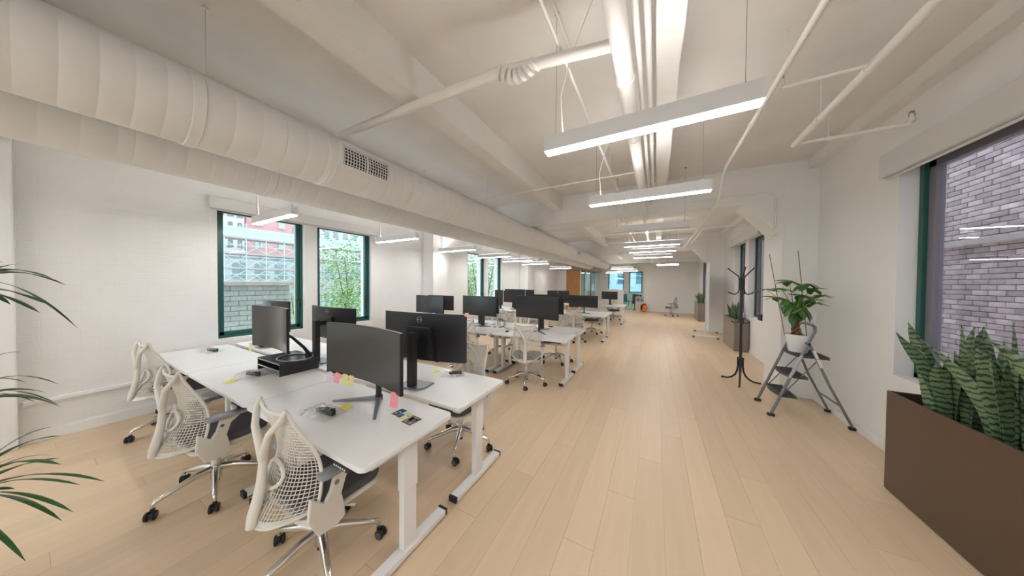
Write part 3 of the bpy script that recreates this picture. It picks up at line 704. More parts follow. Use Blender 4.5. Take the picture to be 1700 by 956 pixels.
# ================================================================== MONITORS
def mon_screen(t, w_, h, zb, curve, y=0.0, portrait=False, logo=True, thick=.022):
    """screen centred on x=0, concave side facing -Y, bottom zb"""
    def f(u, v, off): 
        x = (u-.5)*w_; return (x, y+off-curve*(2*u-1)**2, zb+h*v)
    m = MB(); m.grid(lambda u, v: f(u, v, 0), 16, 1)
    n = 17
    m.grid(lambda u, v: f(u, v, thick), 16, 1)
    # rims
    m.grid(lambda u, v: f(u, 1, thick*v), 16, 1); m.grid(lambda u, v: f(u, 0, thick*v), 16, 1)
    m.grid(lambda u, v: f(0, u, thick*v), 1, 1); m.grid(lambda u, v: f(1, u, thick*v), 1, 1)
    sh = m.build('shell', MONB, t, smooth=True)
    m = MB(); m.grid(lambda u, v: f(.008+.984*u, .02+.965*v, -.0015), 16, 1); m.build('screen', SCREEN, t, smooth=True)
    # raised rear housing
    m = MB(); m.prism([(-.17*w_/.88, zb+.02), (.17*w_/.88, zb+.02), (.13*w_/.88, zb+h*.72), (-.13*w_/.88, zb+h*.72)], y+thick-.004, y+thick+.03, 'y'); hs = m.build('rear_housing', MONB, t, bevel=.008)
    m = MB()
    for k in range(7): m.box(-.09, .09, y+thick+.0295, y+thick+.0315, zb+h*.28+k*.016, zb+h*.28+k*.016+.006)
    m.build('vent_slots', BLACKP, hs)
    if logo:
        m = MB(); zc = zb+h*.86; r = .026
        m.tube([(r*math.cos(a), y+thick+.0015, zc+r*math.sin(a)) for a in [2*PI*k/24 for k in range(24)]], .0018, 6, closed=True)
        lg = m.build('logo_ring', SILVER, t, smooth=True)
        o = link('logo_lettering', DELL, lg); o.data = DELL; o.location = (0, y+thick+.0015, zc); o.rotation_euler = (PI/2, 0, PI)
    return sh
DELL = text_mesh('DELL', .019); DELL.materials.append(SILVER)
def stand_slab(t, zb, h, yoff=.05, zt=ZD):
    """slab base with column, behind the screen (+Y side)"""
    m = MB(); m.prism([(-.13, yoff-.05), (.13, yoff-.05), (.13, yoff+.08), (.09, yoff+.14), (-.09, yoff+.14), (-.13, yoff+.08)], 0, .012); m.build('stand_base', GREYM, t, bevel=.003)
    m = MB(); m.box(-.035, .035, yoff+.06, yoff+.11, .012, zb+h*.62); m.box(-.03, .03, .045, yoff+.06, zb+h*.45, zb+h*.58); m.build('stand_column', BLACKP, t, bevel=.005)
def stand_vee(t, zb, h, hub=(0, .10), tips=((-.26, -.10), (.26, -.10))):
    m = MB(); 
    for (x, y) in tips:
        d = Vector((x-hub[0], y-hub[1], 0)); n = Vector((-d.y, d.x, 0)).normalized(); 
        a = Vector((hub[0], hub[1], 0)); b = Vector((x, y, 0))
        m.add([a-n*.022, a+n*.022, b+n*.010, b-n*.010, a-n*.018+Vector((0, 0, .03)), a+n*.018+Vector((0, 0, .03)), b+n*.008+Vector((0, 0, .010)), b-n*.008+Vector((0, 0, .010))],
              [(0, 3, 2, 1), (4, 5, 6, 7), (0, 1, 5, 4), (1, 2, 6, 5), (2, 3, 7, 6), (3, 0, 4, 7)])
    m.build('stand_foot', GREYM, t, bevel=.003)
    m = MB(); m.cyl((hub[0], hub[1], 0), (hub[0], hub[1], .035), .028, seg=16); m.tube([(hub[0], hub[1], .02), (hub[0], hub[1], zb*.8), (hub[0], hub[1]-.01, zb+h*.5)], .022, 12, flat_=.7); m.box(-.04, .04, .02, hub[1], zb+h*.42, zb+h*.58)
    m.build('stand_column', BLACKP, t, smooth=True)
def monitor(lab, x, y, rz, w_=.88, h=.39, zb=.18, curve=.035, kind='slab', flip=False, group='computer monitors', zt=ZD, logo=True, name='monitor', yo=.05):
    t = thing(name, lab, 'monitor', (x, y, zt), G(rz+(180 if flip else 0)), group)
    mon_screen(t, w_, h, zb, curve, logo=logo)
    if kind == 'slab': stand_slab(t, zb, h, yo)
    elif kind == 'vee': stand_vee(t, zb, h)
    return t
# nearest cluster
M1 = monitor('largest curved monitor, front right desk, with sticky notes along its lower edge', -1.86, 1.20, -2, .91, .40, .175, .05, 'vee', group=None)
M2 = monitor('curved monitor seen from behind with round logo on the nearest right back desk', -1.85, 1.71, 8, .88, .415, .212, .05, 'slab', True, group=None, yo=.03)
M3 = monitor('curved monitor seen from behind in front of the second window', -3.32, 1.70, 0, .88, .36, .25, .05, 'slab', True, group=None, yo=.05)
M4 = monitor('curved monitor with brown reflection standing on the black riser', -3.355, 1.21, 0, .76, .42, .105, .05, 'none', group=None, zt=ZD+.122)
m = MB(); ring = [(.13+.17*math.cos(a), .12+.14*math.sin(a), .008) for a in [2*PI*k/24 for k in range(24)]]
m.tube(ring, .007, 8, closed=True); m.build('ring_base', GREYM, M4, smooth=True)
m = MB(); m.box(.10, .16, .22, .27, 0, .03); m.tube([(.13, .245, .01), (.12, .20, .09), (.08, .12, .20), (.03, .045, .27)], [.03, .024, .022, .02], 10, flat_=.6); m.build('stand_arm', BLACKP, M4, smooth=True)
M5 = monitor('curved monitor standing back to back behind the one on the black riser', -4.72, 1.68, 0, .80, .41, .225, .05, 'slab', True, group=None, yo=.03)
# others
monitor('flat monitor before the left wall at the second cluster window-side desk', -4.46, 4.36, -2, .86, .39, .225, .0, 'slab', logo=False)
monitor('monitor just behind the window-side one on the second cluster', -4.72, 5.0, 3, .80, .36, .23, .0, 'slab', True, logo=False)
monitor('flat monitor with tangled cable beside it, second cluster middle desk', -3.21, 4.50, -4, .88, .40, .235, .0, 'slab', logo=False)
monitor('monitor mostly hidden at the back of the second cluster middle desk', -3.42, 4.98, 2, .80, .36, .23, .0, 'slab', True, logo=False)
monitor('dark blue glossy monitor on the second cluster right desk', -1.93, 4.52, -9, .91, .41, .255, .015, 'vee', logo=False)
monitor('monitor mostly hidden behind the dark blue glossy one', -1.98, 5.04, 4, .80, .38, .30, .0, 'slab', True, logo=False)
monitor('tall portrait monitor in front of the far left window', -4.88, 8.05, 4, .31, .53, .14, .0, 'slab', logo=False)
monitor('brownish flat monitor at the third cluster window-side desk', -4.32, 8.12, 3, .80, .40, .245, .0, 'slab', logo=False)
monitor('blue monitor top showing behind the brownish one', -4.62, 8.78, 0, .84, .40, .29, .0, 'slab', True, logo=False)
monitor('narrow portrait monitor beside the lit far left column', -3.98, 8.72, 2, .33, .54, .14, .0, 'slab', True, logo=False)
monitor('dark monitor seen from behind with round logo, on the third cluster', -2.93, 8.72, 3, .76, .41, .26, .02, 'slab', True)
monitor('wide dark monitor on the third cluster right desk', -1.95, 8.18, -6, .90, .36, .19, .02, 'vee', logo=False)
monitor('small dark monitor on the farthest cluster', -1.78, 12.25, -3, .66, .34, .24, .0, 'slab', logo=False)
# logo-like arm beside third-cluster monitor
t = thing('articulated_holder', 'black jointed arm holding the dark monitor on the third cluster', 'monitor arm', (-2.55, 8.62, ZD))
m = MB(); m.tube([(0, 0, .0), (0, 0, .07), (.16, -.05, .17), (-.02, .03, .30), (-.10, .06, .34)], .018, 8); m.build('jointed_tube', BLACKP, t, smooth=True)
MB().box(-.05, .05, -.04, .04, 0, .012).build('clamp_plate', BLACKP, t)

# ---- riser
t = thing('monitor_riser', 'black open-sided riser shelf under the curved monitor', 'riser', (-3.345, 1.32, ZD)); B_ = BLACKP
RW_ = .245; RD = .165
MB().box(-RW_, RW_, -RD, RD, .108, .122).build('top_board', mat('satin_black_board', (.03, .035, .04), .18, var=.02), t)
for sx in (-1, 1): MB().box(sx*RW_-(.012 if sx > 0 else 0), sx*RW_+(0 if sx > 0 else .012), -RD, RD, 0, .108).build('side_board', mat('black_board', (.02, .016, .018), .5) if sx < 0 else bpy.data.materials['black_board'], t)
MB().box(-RW_+.012, RW_-.012, -RD, RD, .045, .056).build('shelf', B_, t); MB().box(-RW_+.012, RW_-.012, RD-.012, RD, 0, .108).build('back_board', B_, t)
m = MB(); m.box(-RW_, RW_, -RD-.001, -RD, .108, .113); m.box(-RW_+.012, RW_-.012, -RD-.001, -RD, .045, .056); m.build('edge_strip', SILVER, t)

# ---- sticky notes
def note(lab, x, y, z, rz, m_, w_=.05, h=.05, hang=False, tilt=0):
    t = MB(); nseg = 6
    if hang: t.grid(lambda u, v: ((u-.5)*w_, -.012*(v**2), -h*v), 2, nseg)
    else: t.grid(lambda u, v: ((u-.5)*w_, (v-.5)*h, .0015+.006*v*v), 2, nseg)
    o = t.build('sticky_note', m_, thick=.0012); o.location = (x, y, z); o.rotation_euler = (0, 0, G(rz)); return tag(o, lab, 'sticky note')
c1 = math.cos(G(-2)); s1 = math.sin(G(-2))
def onM1(u, dz):
    lx = (u-.5)*.91; ly = -.05*(2*u-1)**2-.003; return (-1.86+lx*c1-ly*s1, 1.20+lx*s1+ly*c1, ZD+.175+dz)
for lab, u, m_, w_ in (('lilac sticky note hanging leftmost from the largest monitor', .045, LILAC, .075), ('pink sticky note hanging beside the lilac one', .135, PINK, .08), ('mustard sticky note hanging third from the left on the largest monitor', .235, YEL2, .075), ('overlapping mustard sticky note hanging fourth on the largest monitor', .315, YEL2, .06)):
    p = onM1(u, .012); note(lab, p[0], p[1], p[2], -2, m_, w_, .078, True)
p = onM1(.92, .012); note('long pink sticky note hanging from the right corner of the largest monitor', p[0], p[1], p[2], 10, PINK, .06, .095, True)
note('yellow sticky note lying flat in front of the largest monitor', -1.94, 1.10, ZD+.001, 12, YEL, .075, .06)
note('yellow-green sticky note lying on the front middle desk', -3.33, .89, ZD+.001, 35, YEL, .06, .085)
note('pale yellow sticky note on the nearest right back desk behind the monitor', -1.93, 1.98, ZD+.001, 0, YEL, .06, .06)
note('mustard sticky note stuck to the lower left of the monitor on the riser', -3.755, 1.158, ZD+.25, 0, YEL2, .07, .085, True)
note('white sticky note under the flat monitor before the left wall', -4.30, 4.34, ZD+.235, 0, WHITEP, .09, .09, True)
note('orange sticky note on the corner of the rear logo monitor', -1.405, 1.80, ZD+.645, 8, mat('peach_paper', (.9, .5, .35), .7), .035, .03, True)
note('red-orange sticky note on the desk under the second cluster middle monitor', -3.05, 4.62, ZD+.001, 20, mat('coral_paper', (.9, .2, .12), .7), .11, .09)
note('pink sticky note behind the base of the second cluster middle monitor', -3.12, 4.63+.25, ZD+.001, 0, PINK, .10, .07)

# ---- cable bundles in clear bags
def cable_bag(lab, x, y, rz, s=1.0, seed=0, bag=True):
    rnd = random.Random(seed); t = thing('cable_bundle', lab, 'cable', (x, y, ZD), G(rz))
    m = MB(); pts = []
    for k in range(46):
        a = k*.62; pts.append((s*(.055*math.cos(a)*(1+.25*rnd.random())), s*(.018*math.sin(a*1.07)), s*(.012+.022*(.5+.5*math.sin(a*.7+1))+.003*rnd.random())))
    m.tube(pts, .0058*s, 6); m.build('coiled_cable', BLACKP, t, smooth=True)
    MB().box(.03*s, .075*s, -.012*s, .014*s, .004, .03*s).build('plug', BLACKP, t, bevel=.004)
    if bag:
        m = MB(); 
        def f(u, v):
            x_ = (u-.62)*.26*s; y_ = (v-.5)*.15*s; e = max(0, 1-((u-.5)*2)**4)*max(0, 1-((v-.5)*2)**4)
            n = noise.noise(Vector((u*9+seed, v*9, 1)))*.016; n2 = noise.noise(Vector((u*22+seed, v*22, 5)))*.006
            return (x_+n*.5, y_+n2, .002+s*e*(.038+n+n2))
        m.grid(f, 26, 18); m.build('clear_bag', PLAST, t)
    return t
cable_bag('black cable bundle in a clear plastic bag on the front right desk', -1.96, .98, 8, 1.05, 1)
cable_bag('black cable bundle in clear plastic on the front middle desk before the riser', -3.36, 1.05, 15, 1.0, 2)
cable_bag('black cable bundle on the front desk nearest the left wall', -4.95, 1.16, 10, 1.1, 3)
cable_bag('black cable bundle in clear plastic on the nearest right back desk', -1.72, 2.02, 40, .9, 4)
cable_bag('dark cable bundle beyond the riser on the nearest middle back desk', -3.35, 1.86, 0, .8, 5, False)
cable_bag('small dark cable bundle on the second cluster beside the dark blue monitor', -1.9+.0, 5.2, 0, .7, 6, False)
t = thing('cable_tangle', 'looped black cable standing beside the second cluster middle monitor', 'cable', (-2.70, 4.52, ZD))
m = MB()
for k in range(3): m.tube([(.02*k+.07*math.cos(a), .015*k, .11+(.09-.012*k)*math.sin(a)) for a in [2*PI*q/18 for q in range(18)]], .0045, 6, closed=True)
m.tube([(.05, .02, .05), (.12, .0, .012), (.28, -.02, .006), (.36, -.02, .006)], .0045, 6); m.box(.35, .41, -.035, -.005, .0, .012); m.build('looped_cable', BLACKP, t, smooth=True)
t = thing('glass_tumbler', 'clear tumbler beside the looped cable on the second cluster', 'cup', (-2.88, 4.60, ZD)); MB().lathe([(.001, .002), (.03, .002), (.036, .10), (.033, .10), (.028, .006), (.001, .006)], 16).build('tumbler_glass', PLAST, t, smooth=True)
t = thing('bottle', 'small amber bottle beside the wide dark monitor on the third cluster', 'bottle', (-2.62, 8.22, ZD)); MB().lathe([(.001, 0), (.03, 0), (.03, .09), (.012, .12), (.012, .15), (.001, .15)], 14).build('bottle_body', flat('amber_bottle', (.35, .25, .06), .3), t, smooth=True)
MB().cyl((0, 0, .15), (0, 0, .17), .014, seg=12).build('cap', BLACKP, t)
t = thing('computer_mouse', 'dark computer mouse on the second cluster desk', 'mouse', (-2.42, 4.30, ZD)); MB().ball((0, 0, .012), .03, (1, 1.6, .55)).build('mouse_body', BLACKP, t, smooth=True)
MB().cyl((0, -.025, .026), (0, -.012, .028), .004, seg=8).build('scroll_wheel', GREYM, t)
# ---- printed cards on desk
def card(lab, x, y, rz, w_, h, m_, deco):
    t = thing('sticker_card', lab, 'card', (x, y, ZD+.0005), G(rz)); MB().box(-w_/2, w_/2, -h/2, h/2, 0, .0012).build('card_sheet', m_, t)
    for (a, b, c, d, mm) in deco: MB().box(a*w_, b*w_, c*h, d*h, .0012, .0016).build('print', mm, t)
GREYP = flat('grey_photo_print', (.30, .29, .26)); CREAMP = flat('cream_print', (.75, .66, .40))
card('navy printed card farthest left of the cards by the desk edge', -1.550, 1.240, -4, .055, .085, NAVY, [(-.3, .1, -.4, -.1, GREYP), (-.1, .3, .0, .1, WHITEP)])
card('narrow teal and grey card beside the navy printed card', -1.499, 1.230, -4, .042, .085, flat('pale_grey_print', (.6, .65, .66)), [(-.4, .4, -.48, .05, TEALP), (-.2, .2, -.2, -.1, WHITEP)])
card('yellow striped card between the teal card and the grey photo card', -1.453, 1.222, -4, .042, .085, CREAMP, [(-.3, .4, -.48, -.05, YEL2), (-.1, .15, .05, .15, INK)])
card('grey photo card with black border nearest the desk corner', -1.385, 1.205, -4, .085, .095, INK, [(-.42, .42, -.42, .40, GREYP), (-.35, -.05, -.1, .3, CREAMP), (.05, .2, -.2, .3, INK), (-.15, .0, -.35, -.05, INK), (.25, .4, .05, .3, WHITEP)])

# ================================================================== COAT STAND
t = thing('coat_stand', 'black tubular metal coat stand beside the planter at the right wall', 'coat stand', (1.25, 5.68, 0))
MB().cyl((0, 0, .18), (0, 0, 1.76), .019, seg=12).build('pole', BLACKP, t, smooth=True)
for k, deg in enumerate((15, 136, 256)):
    a = G(deg); d = Vector((math.cos(a), math.sin(a), 0)); Z = lambda r, z: d*r+Vector((0, 0, z))
    m = MB(); m.tube([Z(.036, .42), Z(.036, .28), Z(.045, .20), Z(.075, .12), Z(.13, .06), Z(.20, .025), Z(.29, .013)], .0135, 10); m.build('leg', BLACKP, t, smooth=True)
    a = G(deg+13); d = Vector((math.cos(a), math.sin(a), 0))
    m = MB(); m.tube([Z(.19, 1.90), Z(.05, 1.77), Z(.036, 1.73), Z(.036, 1.55), Z(.05, 1.50), Z(.10, 1.465), Z(.18, 1.495)], .0095, 8); m.ball(Z(.19, 1.90), .013); m.ball(Z(.18, 1.495), .013); m.build('hook', BLACKP, t, smooth=True)
    m = MB(); m.tube([Z(.02, 1.06), Z(.04, 1.0), Z(.08, .985), Z(.13, 1.01)], .008, 8); m.ball(Z(.13, 1.01), .011); m.build('hook', BLACKP, t, smooth=True)
for z in (.26, .38, 1.06, 1.58, 1.70): MB().cyl((0, 0, z), (0, 0, z+.02), .030, seg=16).build('collar', BLACKP, t, smooth=True)

# ================================================================== STEP LADDER
LX, LY = 1.28, 4.68
t = thing('step_ladder', 'grey folding three-step ladder holding the potted tree by the right wall', 'ladder', (LX, LY, 0))
HB = .245
def flat_bar(mb, a, b, wx=.012, wy=.010, ax=None):
    a, b = Vector(a), Vector(b); mb.tube([a, b], [wx*1.35]*2, 6, flat_=.8)
# front rails with looped handle (single hoop)
hoop = []
for y in (-HB,):
    pass
pts = [(0, -HB, .02), (.10, -HB+.0, .31), (.20, -HB, .60), (.315, -HB+.005, .93), (.375, -HB+.02, 1.08), (.39, -HB+.06, 1.125), (.395, -HB+.12, 1.14), (.395, 0, 1.145), (.395, HB-.12, 1.14), (.39, HB-.06, 1.125), (.375, HB-.02, 1.08), (.315, HB-.005, .93), (.20, HB, .60), (.10, HB, .31), (0, HB, .02)]
MB().tube(pts, [.0155]*15, 10).build('front_rail', LADM, t, smooth=True)
for s in (-1, 1):
    MB().tube([(.325, s*(HB-.03), .955), (.50, s*(HB-.0), .46), (.69, s*HB, .02)], .0135, 10).build('rear_leg', LADM, t, smooth=True)
    for (x, lab) in ((0, 'f'), (.69, 'r')): MB().box(x-.035, x+.035, s*HB-.022, s*HB+.022, 0, .032).build('rubber_foot', RUBBER, t, bevel=.008)
    MB().tube([(.29, s*(HB-.035), .80), (.40, s*(HB-.035), .72), (.10, s*(HB-.025), .26)][1:], .006, 6).build('link_bar', GREYM, t, smooth=True)
    MB().cyl((.315, s*(HB+.018), .93), (.315, s*(HB-.045), .93), .014, seg=12).build('pivot_bolt', BLACKP, t)
MB().tube([(.60, -HB, .24), (.60, HB, .24)], .011, 8).build('rear_crossbar', LADM, t, smooth=True)
for i, (x0, x1, z) in enumerate(((.085, .235, .245), (.165, .325, .495), (.24, .50, .755))):
    m = MB(); n = 9; pl = [(x0, -HB+.02)]+[(x0-.035*math.sin(PI*k/n), -HB+.02+(2*HB-.04)*k/n) for k in range(1, n)]+[(x0, HB-.02), (x1, HB-.02), (x1, -HB+.02)]
    m.prism(pl[::-1], z, z+.03); st = m.build('step', TREAD, t, bevel=.008)
    m = MB()
    for k in range(9): m.box(x0+.012, x1-.012, -HB+.055+k*.046, -HB+.065+k*.046, z+.03, z+.033)
    m.build('tread_ribs', BLACKP, st)
    MB().box(x1-.006, x1+.006, -HB+.02, HB-.02, z-.004, z+.032).build('step_bracket', GREYM, st)
def railp(z, s=-1): return (.02+.317*(z-.02)/.93, s*HB, z)
m = MB(); m.tube([(.163, -HB, .50), (.200, -HB, .60), (.265, -HB+.003, .785)], .0162, 10)
m.build('side_label', flat('grey_label', (.45, .45, .46), .4), t)
for z0, z1 in ((.78, .86), (.66, .76)):
    a = Vector((.325, 0, .955)); d = (Vector((.50, 0, .46))-a).normalized(); p0 = a+d*((.955-z1)/.9425); 
    m = MB(); m.box(-.013, .013, -.0005, .0005, -.1, 0, Matrix.Translation((p0.x, -HB-.013, p0.z)) @ Matrix.Rotation(-math.atan2(.175, .495), 4, 'Y')); m.build('warning_label', LABELM, t)

# ================================================================== POTTED TREE
def leaflet(L, W, droop, fold=.25, n=6):
    m = MB()
    def f(u, v):
        wv = W*math.sin(PI*min(1, (v*.96+.02))**.85)*(1 if v < .98 else .3); x = (u-.5)*wv*2*.5
        return (x, L*v*math.cos(droop*v), -L*v*math.sin(droop*v)*.8-abs(x)*fold+.0)
    m.grid(f, 4, n); return m
PT = thing('potted_tree', 'braided-trunk tree in a white pot on the step ladder, two canes', 'plant', (1.585, 4.66, .789))
MB().lathe([(.001, 0), (.082, 0), (.088, .01), (.118, .205), (.122, .22), (.112, .22), (.106, .19), (.08, .012), (.001, .012)], 32).build('pot', POTW, PT, smooth=True)
MB().cyl((0, 0, .15), (0, 0, .195), .107, seg=24).build('soil', SOIL, PT)
for k in range(4):
    pts = []
    for i in range(12):
        z = .18+.24*i/11; a = k*PI/2+i*.62; r = .042-.024*i/11; pts.append((r*math.cos(a)-.01-.03*i/11, r*math.sin(a), z))
    MB().tube(pts, [.017-.007*i/11 for i in range(12)], 8).build('trunk', BARK, PT, smooth=True)
for (a, b) in (((-.115, .03, .19), (-.275, .05, 1.24)), ((.07, -.02, .19), (-.03, -.03, 1.27))): MB().tube([a, b], .0045, 8).build('cane', CANE, PT, smooth=True)
LFm = [leaflet(.15, .066, .35).build('leaf', LEAFG, PT, smooth=True, thick=.0006), leaflet(.17, .085, .65).build('leaf', LEAFG, PT, smooth=True, thick=.0006), leaflet(.13, .055, .2).build('leaf', LEAFL, PT, smooth=True, thick=.0006)]
first = [True]*3; rnd = random.Random(11)
heads = [(-.10, -.08, .60, 5), (.04, .05, .58, 4), (-.30, .04, .78, 5), (-.20, -.10, .80, 5), (-.08, .06, .90, 6), (0, -.06, .72, 6), (.12, .04, .80, 6), (.17, -.10, .72, 6), (.05, .12, .66, 6), (-.12, .02, .66, 6), (.16, .10, .66, 5), (-.02, -.12, .56, 5), (-.20, .10, .68, 5), (.19, .07, .62, 5), (.06, -.02, .86, 5), (-.06, -.04, .50, 4)]
for hi, (hx, hy, hz, nl) in enumerate(heads):
    MB().tube([(-.04, 0, .40), (-.04+(hx+.04)*.45, hy*.5, .40+(hz-.40)*.62), (hx, hy, hz)], [.006, .004, .003], 6).build('stem', LEAFL, PT, smooth=True)
    for k in range(nl):
        i = rnd.choice((0, 0, 1, 1, 2)); src = LFm[i]
        if first[i]: o = src; first[i] = False
        else: o = link('leaf', src.data, PT)
        o.location = (hx, hy, hz); o.rotation_euler = (rnd.uniform(-.25, .30)-(.65 if hz < .69 and abs(hx) < .15 else 0), rnd.uniform(-.25, .25), 2*PI*k/nl+rnd.uniform(-.3, .3)+hi); s_ = rnd.uniform(.9, 1.3) if hx < .1 else rnd.uniform(.8, 1.0); o.scale = (s_, s_, s_)

# ================================================================== PLANTERS WITH SNAKE PLANTS
def snake_leaf(L, W, lean, twist, rnd):
    m = MB()
    def f(u, v):
        wv = W*(.50+.50*math.sin(PI*min(.5, v*.9+.08)))*(1-max(0, (v-.60)/.40)**1.9)+.001
        a = twist*v; x = (u-.5)*wv; cup = -.35*abs(u-.5)*wv*2*.6
        X = x*math.cos(a)-cup*math.sin(a); Y = x*math.sin(a)+cup*math.cos(a)
        return (X+lean*L*v*v*.8+.010*math.sin(v*7+twist*5)*v, Y, L*v)
    m.grid(f, 4, 10); return m
def planter(lab, x0, x1, y0, y1, h, body, leaves, seed, Lr=(.45, .72), W=.075):
    rnd = random.Random(seed); cx, cy = (x0+x1)/2, (y0+y1)/2; a, b = (x1-x0)/2, (y1-y0)/2
    t = thing('planter', lab, 'planter', (cx, cy, 0)); th = .012; m = MB()
    m.box(-a, -a+th, -b, b, .01, h); m.box(a-th, a, -b, b, .01, h); m.box(-a+th, a-th, -b, -b+th, .01, h); m.box(-a+th, a-th, b-th, b, .01, h); m.box(-a+th, a-th, -b+th, b-th, .01, .03)
    m.build('box_body', body, t, bevel=.0015)
    m = MB()
    for sx in (-1, 1):
        for sy in (-1, 1): m.cyl((sx*(a-.05), sy*(b-.05), 0), (sx*(a-.05), sy*(b-.05), .011), .02, seg=10)
    m.build('glide_feet', BLACKP, t)
    MB().grid(lambda u, v: (-a+th+(2*a-2*th)*u, -b+th+(2*b-2*th)*v, h-.09+.012*noise.noise(Vector((u*5, v*9, seed)))), 8, 16).build('soil', SOIL, t, thick=.01)
    pool = []
    for k, (lx, ly, rz, lean, L, W_) in enumerate(leaves):
        m = snake_leaf(L, W_, lean, rnd.uniform(-.6, .6), rnd)
        o = m.build('leaf', SNAKE, t, smooth=True, thick=.002); o.location = (lx, ly, h-.095); o.rotation_euler = (0, 0, rz)
    return t
def clump(cx, cy, n, rnd, Lr, W, spread=.05, amax=.12):
    out = []
    for k in range(n):
        a = 2*PI*k/n+rnd.uniform(-.4, .4); r = rnd.uniform(.01, spread); ln = rnd.uniform(.1, .75)
        if math.cos(a) > .1: ln *= .2
        out.append((max(-amax, min(amax, cx+r*math.cos(a))), cy+r*math.sin(a), a, ln*.75, rnd.uniform(*Lr), W*rnd.uniform(.8, 1.2)))
    return out
rnd = random.Random(5)
lv = clump(-.02, .32, 14, rnd, (.42, .68), .092, .09)+clump(-.01, -.02, 12, rnd, (.52, .74), .10, .09)+clump(0, -.40, 13, rnd, (.5, .74), .10, .09)
planter('long brown metal planter with banded snake plants under the near right window', 1.635, 1.975, 2.05, 3.29, .79, PLANTB, lv, 1)
lv = clump(0, -.10, 12, rnd, (.34, .52), .055, .10)+clump(0, .28, 10, rnd, (.34, .50), .055, .10)
planter('brown metal planter with snake plant behind the coat stand', 1.70, 1.98, 8.32, 9.45, .79, PLANTG, lv, 2)
lv = clump(0, -.2, 13, rnd, (.40, .62), .06, .10)+clump(0, .35, 9, rnd, (.4, .6), .06, .10)
planter('farthest brown metal planter with snake plant by the far wall', 1.66, 1.96, 14.35, 15.6, .82, PLANTG, lv, 3)
t = thing('window_box', 'small black plastic tray on the sill behind the planted ladder', 'tray', (2.04, 7.66, .86)); m = MB(); m.box(-.05, .05, -.11, .11, 0, .01); m.box(-.05, -.045, -.11, .11, .01, .12); m.box(.045, .05, -.11, .11, .01, .12); m.box(-.045, .045, -.11, -.105, .01, .12); m.box(-.045, .045, .105, .11, .01, .12); m.build('tray_body', BLACKP, t)
MB().box(-.055, .055, -.115, .115, .12, .13).build('lid', BLACKP, t, bevel=.003)

# ================================================================== ARCHING PLANT AT LEFT
AP = thing('arching_plant', 'tall potted plant with long arching blade leaves at the left edge', 'plant', (-2.95, -.28, 0))
MB().lathe([(.001, 0), (.13, 0), (.17, .34), (.18, .36), (.165, .36), (.15, .30), (.001, .30)], 28).build('pot', POTW, AP, smooth=True)
MB().cyl((0, 0, .27), (0, 0, .325), .152, seg=20).build('soil', SOIL, AP)
base = Vector((-2.95, -.28, 0))
CR = {'A': Vector((-2.90, -.16, 1.58)), 'B': Vector((-2.92, -.18, 1.0)), 'C': Vector((-2.90, -.19, .56))}
for k, c in CR.items():
    MB().tube([(.02*ord(k) % .06-.03, 0, .30), (c-base)*.5+Vector((0, 0, .15)), c-base], [.014, .012, .010], 8).build('cane_stem', BARK, AP, smooth=True)
def blade(p0, p1, wmax, arch, par, sag=.3):
    p0, p1 = Vector(p0), Vector(p1); n = 12; m = MB(); d = p1-p0; L = d.length; side = d.cross(Vector((0, 0, 1))).normalized()
    def f(u, v):
        c = p0+d*v+Vector((0, 0, arch*L*4*v*(1-v)))
        wv = wmax*math.sin(PI*min(1, v*.93+.05))**.7*(1 if v < .97 else .15)
        tilt = side*math.cos(.6*math.sin(v*4))+Vector((0, 0, 1))*math.sin(.6*math.sin(v*4))
        return c+tilt*(u-.5)*wv-Vector((0, 0, 1))*abs(u-.5)*wv*.25
    m.grid(f, 2, n); return m.build('leaf', LEAFD, par, smooth=True, thick=.0005)
tips = {'A': [(-2.40, .07, 1.63), (-2.38, .10, 1.60), (-2.35, .04, 1.48), (-2.25, .12, 1.41), (-2.73, .0, 1.70), (-2.61, .07, 1.50), (-2.56, -.02, 1.51)],
        'B': [(-2.41, .0, 1.31), (-2.37, .08, 1.15), (-2.49, .01, 1.16), (-2.45, .08, 1.04), (-2.45, .03, 1.07)],
        'C': [(-2.44, -.02, .85), (-2.44, .08, .79), (-2.35, .08, .79), (-2.27, .12, .70), (-2.26, .18, .68), (-2.20, .10, .62), (-2.33, .08, .54), (-2.27, .0, .46), (-2.53, -.02, .68), (-2.55, .09, .86)]}
rnd = random.Random(3)
for k, tl in tips.items():
    for i, p in enumerate(tl): blade(CR[k]-base, Vector(p)-base, rnd.uniform(.014, .030) if k != 'B' else .010, rnd.uniform(.06, .16), AP)
    for i in range(9):
        a = rnd.uniform(PI*.75, PI*1.9); L = rnd.uniform(.35, .6)
        q = CR[k]+Vector((math.cos(a)*L, math.sin(a)*L, rnd.uniform(-.2, .15))); blade(CR[k]-base, q-base, rnd.uniform(.018, .034), .15, AP)

# ================================================================== WHITEBOARD AND FAR ROOM
t = thing('mobile_whiteboard', 'white wheeled whiteboard seen edge-on before the second right column', 'whiteboard', (1.42, 10.45, 0), G(-7.6))
MB().box(-.012, .012, -.62, .62, .80, 1.95).build('board', TRIMM, t)
m = MB(); m.box(-.022, .022, -.66, -.62, .10, 1.99); m.box(-.022, .022, .62, .66, .10, 1.99); m.box(-.018, .018, -.62, .62, 1.95, 1.99); m.box(-.018, .018, -.62, .62, .76, .80); m.build('frame', flat('pale_blue_grey_metal', (.62, .66, .74), .4), t, bevel=.004)
for s in (-1, 1):
    ft = MB().box(-.32, .32, s*.64-.018, s*.64+.018, .07, .10).build('foot', TRIMM, t, bevel=.004)
    for x in (-.30, .30): MB().cyl((x, s*.64-.012, .035), (x, s*.64+.012, .035), .035, seg=14).build('caster', GREYM, ft, smooth=True)
